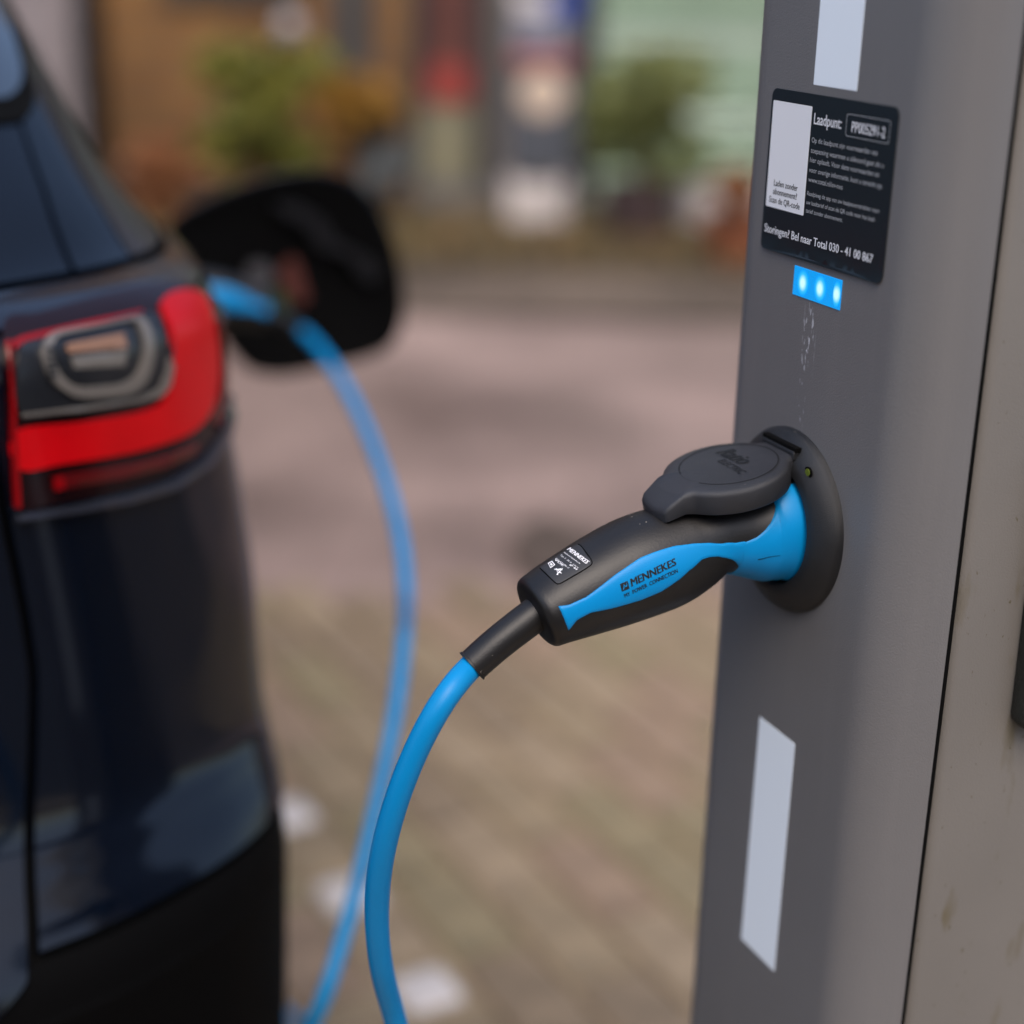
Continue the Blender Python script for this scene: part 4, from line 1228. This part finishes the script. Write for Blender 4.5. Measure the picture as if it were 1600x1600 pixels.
# shrubs
def leaves(cells, n, size, seed):
    rnd = np.random.RandomState(seed); V, F = [], []
    for (c, r) in cells:
        for _ in range(n):
            d = rnd.normal(size=3); d /= np.linalg.norm(d); d *= rnd.uniform(.35, 1) ** .5
            p = np.array(c) + d * np.array(r)
            a = rnd.normal(size=3); a /= np.linalg.norm(a); b = np.cross(a, rnd.normal(size=3)); b /= np.linalg.norm(b)
            s = size * rnd.uniform(.6, 1.4); o = len(V)
            V += [p - a * s, p + b * s * .4, p + a * s, p - b * s * .4]; F.append([o, o + 1, o + 2, o + 3])
    return V, F
def leafm(name, c, c2):
    return mat(name, c, .6, col2=c2, vscale=9, trans=0)
def shrub(px0, px1, py0, py1, Y, m, label, seed, n=260, stems=8, size=.05, name='shrub'):
    x0, x1 = bx(px0, Y), bx(px1, Y); z1, z0 = bz((px0 + px1) / 2, py0, Y), bz((px0 + px1) / 2, py1, Y)
    t = empty(name, ((x0 + x1) / 2, Y, 0), 0, label, 'shrub', None)
    rnd = np.random.RandomState(seed); cells = []
    for k in range(12):
        c = (rnd.uniform(x0 + (x1 - x0) * .12, x1 - (x1 - x0) * .12), Y + rnd.uniform(-.14, .14), rnd.uniform(z0 + (z1 - z0) * .12, z1 - (z1 - z0) * .12))
        cells.append((c, ((x1 - x0) * .17, .14, (z1 - z0) * .19)))
    V, F = leaves(cells, n // 2, size, seed); mk('crown', V, F, m, t, world=True)
    for k in range(stems):
        c = cells[k][0]
        P = catmull(np.array([((x0 + x1) / 2 + rnd.uniform(-.05, .05), Y, 0), ((x0 + x1) / 2 * .6 + c[0] * .4, Y, c[2] * .5), c]), 5)
        V, F = tube(P, list(np.linspace(.014, .005, len(P))), 7); mk('stem', V, F, mat('bark', (.06, .04, .028), .9), t, world=True)
    return t
shrub(285, 520, 70, 275, 7.30, leafm('leaf_green', (.05, .075, .008), (.26, .23, .03)), 'rounded yellow green shrub in front of the brick house', 3, 330)
shrub(505, 620, 110, 215, 7.35, leafm('leaf_amber', (.24, .12, .010), (.32, .16, .02)), 'small amber autumn shrub beside the yellow green one', 5, 200)
shrub(195, 330, 225, 330, 7.20, leafm('leaf_rust', (.22, .075, .02), (.28, .12, .05)), 'low rust coloured shrub at the foot of the brick house', 9, 240)
shrub(560, 640, 215, 300, 7.45, leafm('leaf_grey', (.15, .16, .16), (.20, .21, .20)), 'low grey leaved shrub beside the shop corner', 10, 160)
def potted(px, pyb, pyt, Y, pot_m, leaf_m, label, seed, wpx, potw, poth, crown0, crown1):
    t = empty('potted_plant', (bx(px, Y), Y, 0), 0, label, 'plant')
    cx = bx(px, Y)
    V, F = lathe([(potw * .72, .0), (potw * .9, poth * .6), (potw, poth * .9), (potw * 1.06, poth * .9), (potw * 1.06, poth), (potw * .92, poth), (potw * .9, poth * .9), (.001, poth * .9)], 28, 'z')
    smooth_by_angle(mk('pot', [(v[0] + cx, v[1] + Y, v[2]) for v in V], F, pot_m, t, world=True), 40)
    rnd = np.random.RandomState(seed); cells = []
    zt, zb = crown1, crown0; wr = wpx / 322
    for k in range(6):
        c = (cx + rnd.uniform(-.5, .5) * wr, Y + rnd.uniform(-.1, .1), rnd.uniform(zb + .1, zt - .1)); cells.append((c, (wr * .5, .16, (zt - zb) * .28)))
    V, F = leaves(cells, 240, .04, seed); mk('crown', V, F, leaf_m, t, world=True)
    for k in range(4):
        P = catmull(np.array([(cx, Y, poth * .85), (cx * .7 + cells[k][0][0] * .3, Y, (poth + cells[k][0][2]) / 2), cells[k][0]]), 5)
        V, F = tube(P, list(np.linspace(.02, .006, len(P))), 7); mk('stem', V, F, mat('bark', (.06, .04, .028), .9), t, world=True)
potted(1005, 0, 0, 7.1, mat('pot_dark', (.075, .048, .048), .6), leafm('leaf_olive', (.14, .15, .025), (.24, .27, .10)), 'olive leaved plant in a dark pot before the green shutter', 12, 105, .17, .24, .26, .80)
potted(1165, 0, 0, 6.55, mat('terracotta', (.26, .085, .035), .8, var=.2, vscale=8), leafm('leaf_rust', (.22, .075, .02), (.28, .12, .05)), 'rust leaved plant in a terracotta pot by the charging post', 14, 30, .15, .20, .22, .40)
# leafy verge
VERGE = mat('verge_soil', (.075, .060, .028), .95, col2=(.12, .085, .045), vscale=6)
sheet('verge', -30, 30, 6.27, 7.88, .012, VERGE, 'olive brown strip of soil and fallen leaves along the house fronts')
rnd = np.random.RandomState(4); V, F = [], []
for k in range(5200):
    p = np.array([rnd.uniform(-6, 6), rnd.uniform(6.27, 7.3), .022 + rnd.uniform(0, .03)])
    a = rnd.normal(size=3); a[2] *= .35; a /= np.linalg.norm(a); b = np.cross(a, (rnd.normal(size=3) * .3 + np.array([0, 0, 1]))); b /= np.linalg.norm(b)
    s = rnd.uniform(.02, .045); o = len(V)
    V += [p - a * s, p + b * s * .5, p + a * s, p - b * s * .5]; F.append([o, o + 1, o + 2, o + 3])
o = mk('fallen_leaves', V, F, leafm('leaf_litter', (.10, .075, .018), (.17, .10, .04)))
tag(o, 'fallen leaves and low weeds on the verge', 'leaves', kind='stuff')

# houses across the street behind the camera (they show as dark reflections in the car)
for k, (x0, x1, c, lab_) in enumerate(((-13, -4.2, (.10, .055, .038), 'dark red brick terraced house mirrored in the car body'), (-4.0, 4.6, (.085, .06, .045), 'dark brown brick terraced house mirrored in the car body'), (4.8, 14, (.11, .07, .05), 'brown brick end house mirrored in the car body'))):
    t = empty('terraced_house', ((x0 + x1) / 2, -10, 0), 0, lab_, 'house', 'houses opposite')
    wmx = brick_mat('terrace_brick_%d' % k, c, tuple(v * .8 for v in c), tuple(v * .7 for v in c), 0, .22, 0)
    for n_ in wmx.node_tree.nodes:
        if n_.type == 'MAPPING': n_.inputs['Rotation'].default_value = (R(90), 0, 0)
    B('wall', x0, x1, -16, -10, 0, 5.2, wmx, t)
    mk('roof', [(x0, -9.7, 5.2), (x1, -9.7, 5.2), (x1, -13, 7.8), (x0, -13, 7.8), (x0, -16.3, 5.2), (x1, -16.3, 5.2)], [[0, 1, 2, 3], [3, 2, 5, 4], [1, 5, 2], [0, 3, 4], [0, 4, 5, 1]], MATS['roof_tile'], t, world=True)
    for j in range(3):
        xx = x0 + (x1 - x0) * (j + .5) / 3
        for zc in (1.5, 3.9):
            wf = B('window', xx - .6, xx + .6, -10.0, -9.95, zc - .7, zc + .7, WHITEP, t)
            mk('pane', *box((xx - t.location.x, .056, zc), (1.04, .012, 1.24)), PANE, wf)

# unseen foliage row added behind the camera to darken the bumper's reflections
t = empty('unseen_hedge', (-1.0, -4.7, 0), 0, 'dark clipped foliage row added out of view to darken reflections in the bumper', 'unseen_hedge')
rnd = np.random.RandomState(21); V, F = [], []
for k in range(20000):
    p = np.array([rnd.uniform(-6, 4), -4.7 + rnd.uniform(-.42, .42), rnd.uniform(.05, 2.8)])
    a = rnd.normal(size=3); a /= np.linalg.norm(a); b = np.cross(a, rnd.normal(size=3)); b /= np.linalg.norm(b)
    s_ = rnd.uniform(.025, .05); o = len(V)
    V += [p - a * s_, p + b * s_ * .5, p + a * s_, p - b * s_ * .5]; F.append([o, o + 1, o + 2, o + 3])
o = mk('foliage', V, F, leafm('leaf_hedge', (.018, .028, .010), (.032, .045, .016)), t, world=True); o['kind'] = 'stuff'
for k in range(14):
    x = -5.7 + k * .73
    V, F = tube([(x, -4.7, 0), (x + .05, -4.68, .8), (x - .03, -4.72, 2.5)], [.03, .022, .01], 7); mk('stem', V, F, mat('bark', (.06, .04, .028), .9), t, world=True)
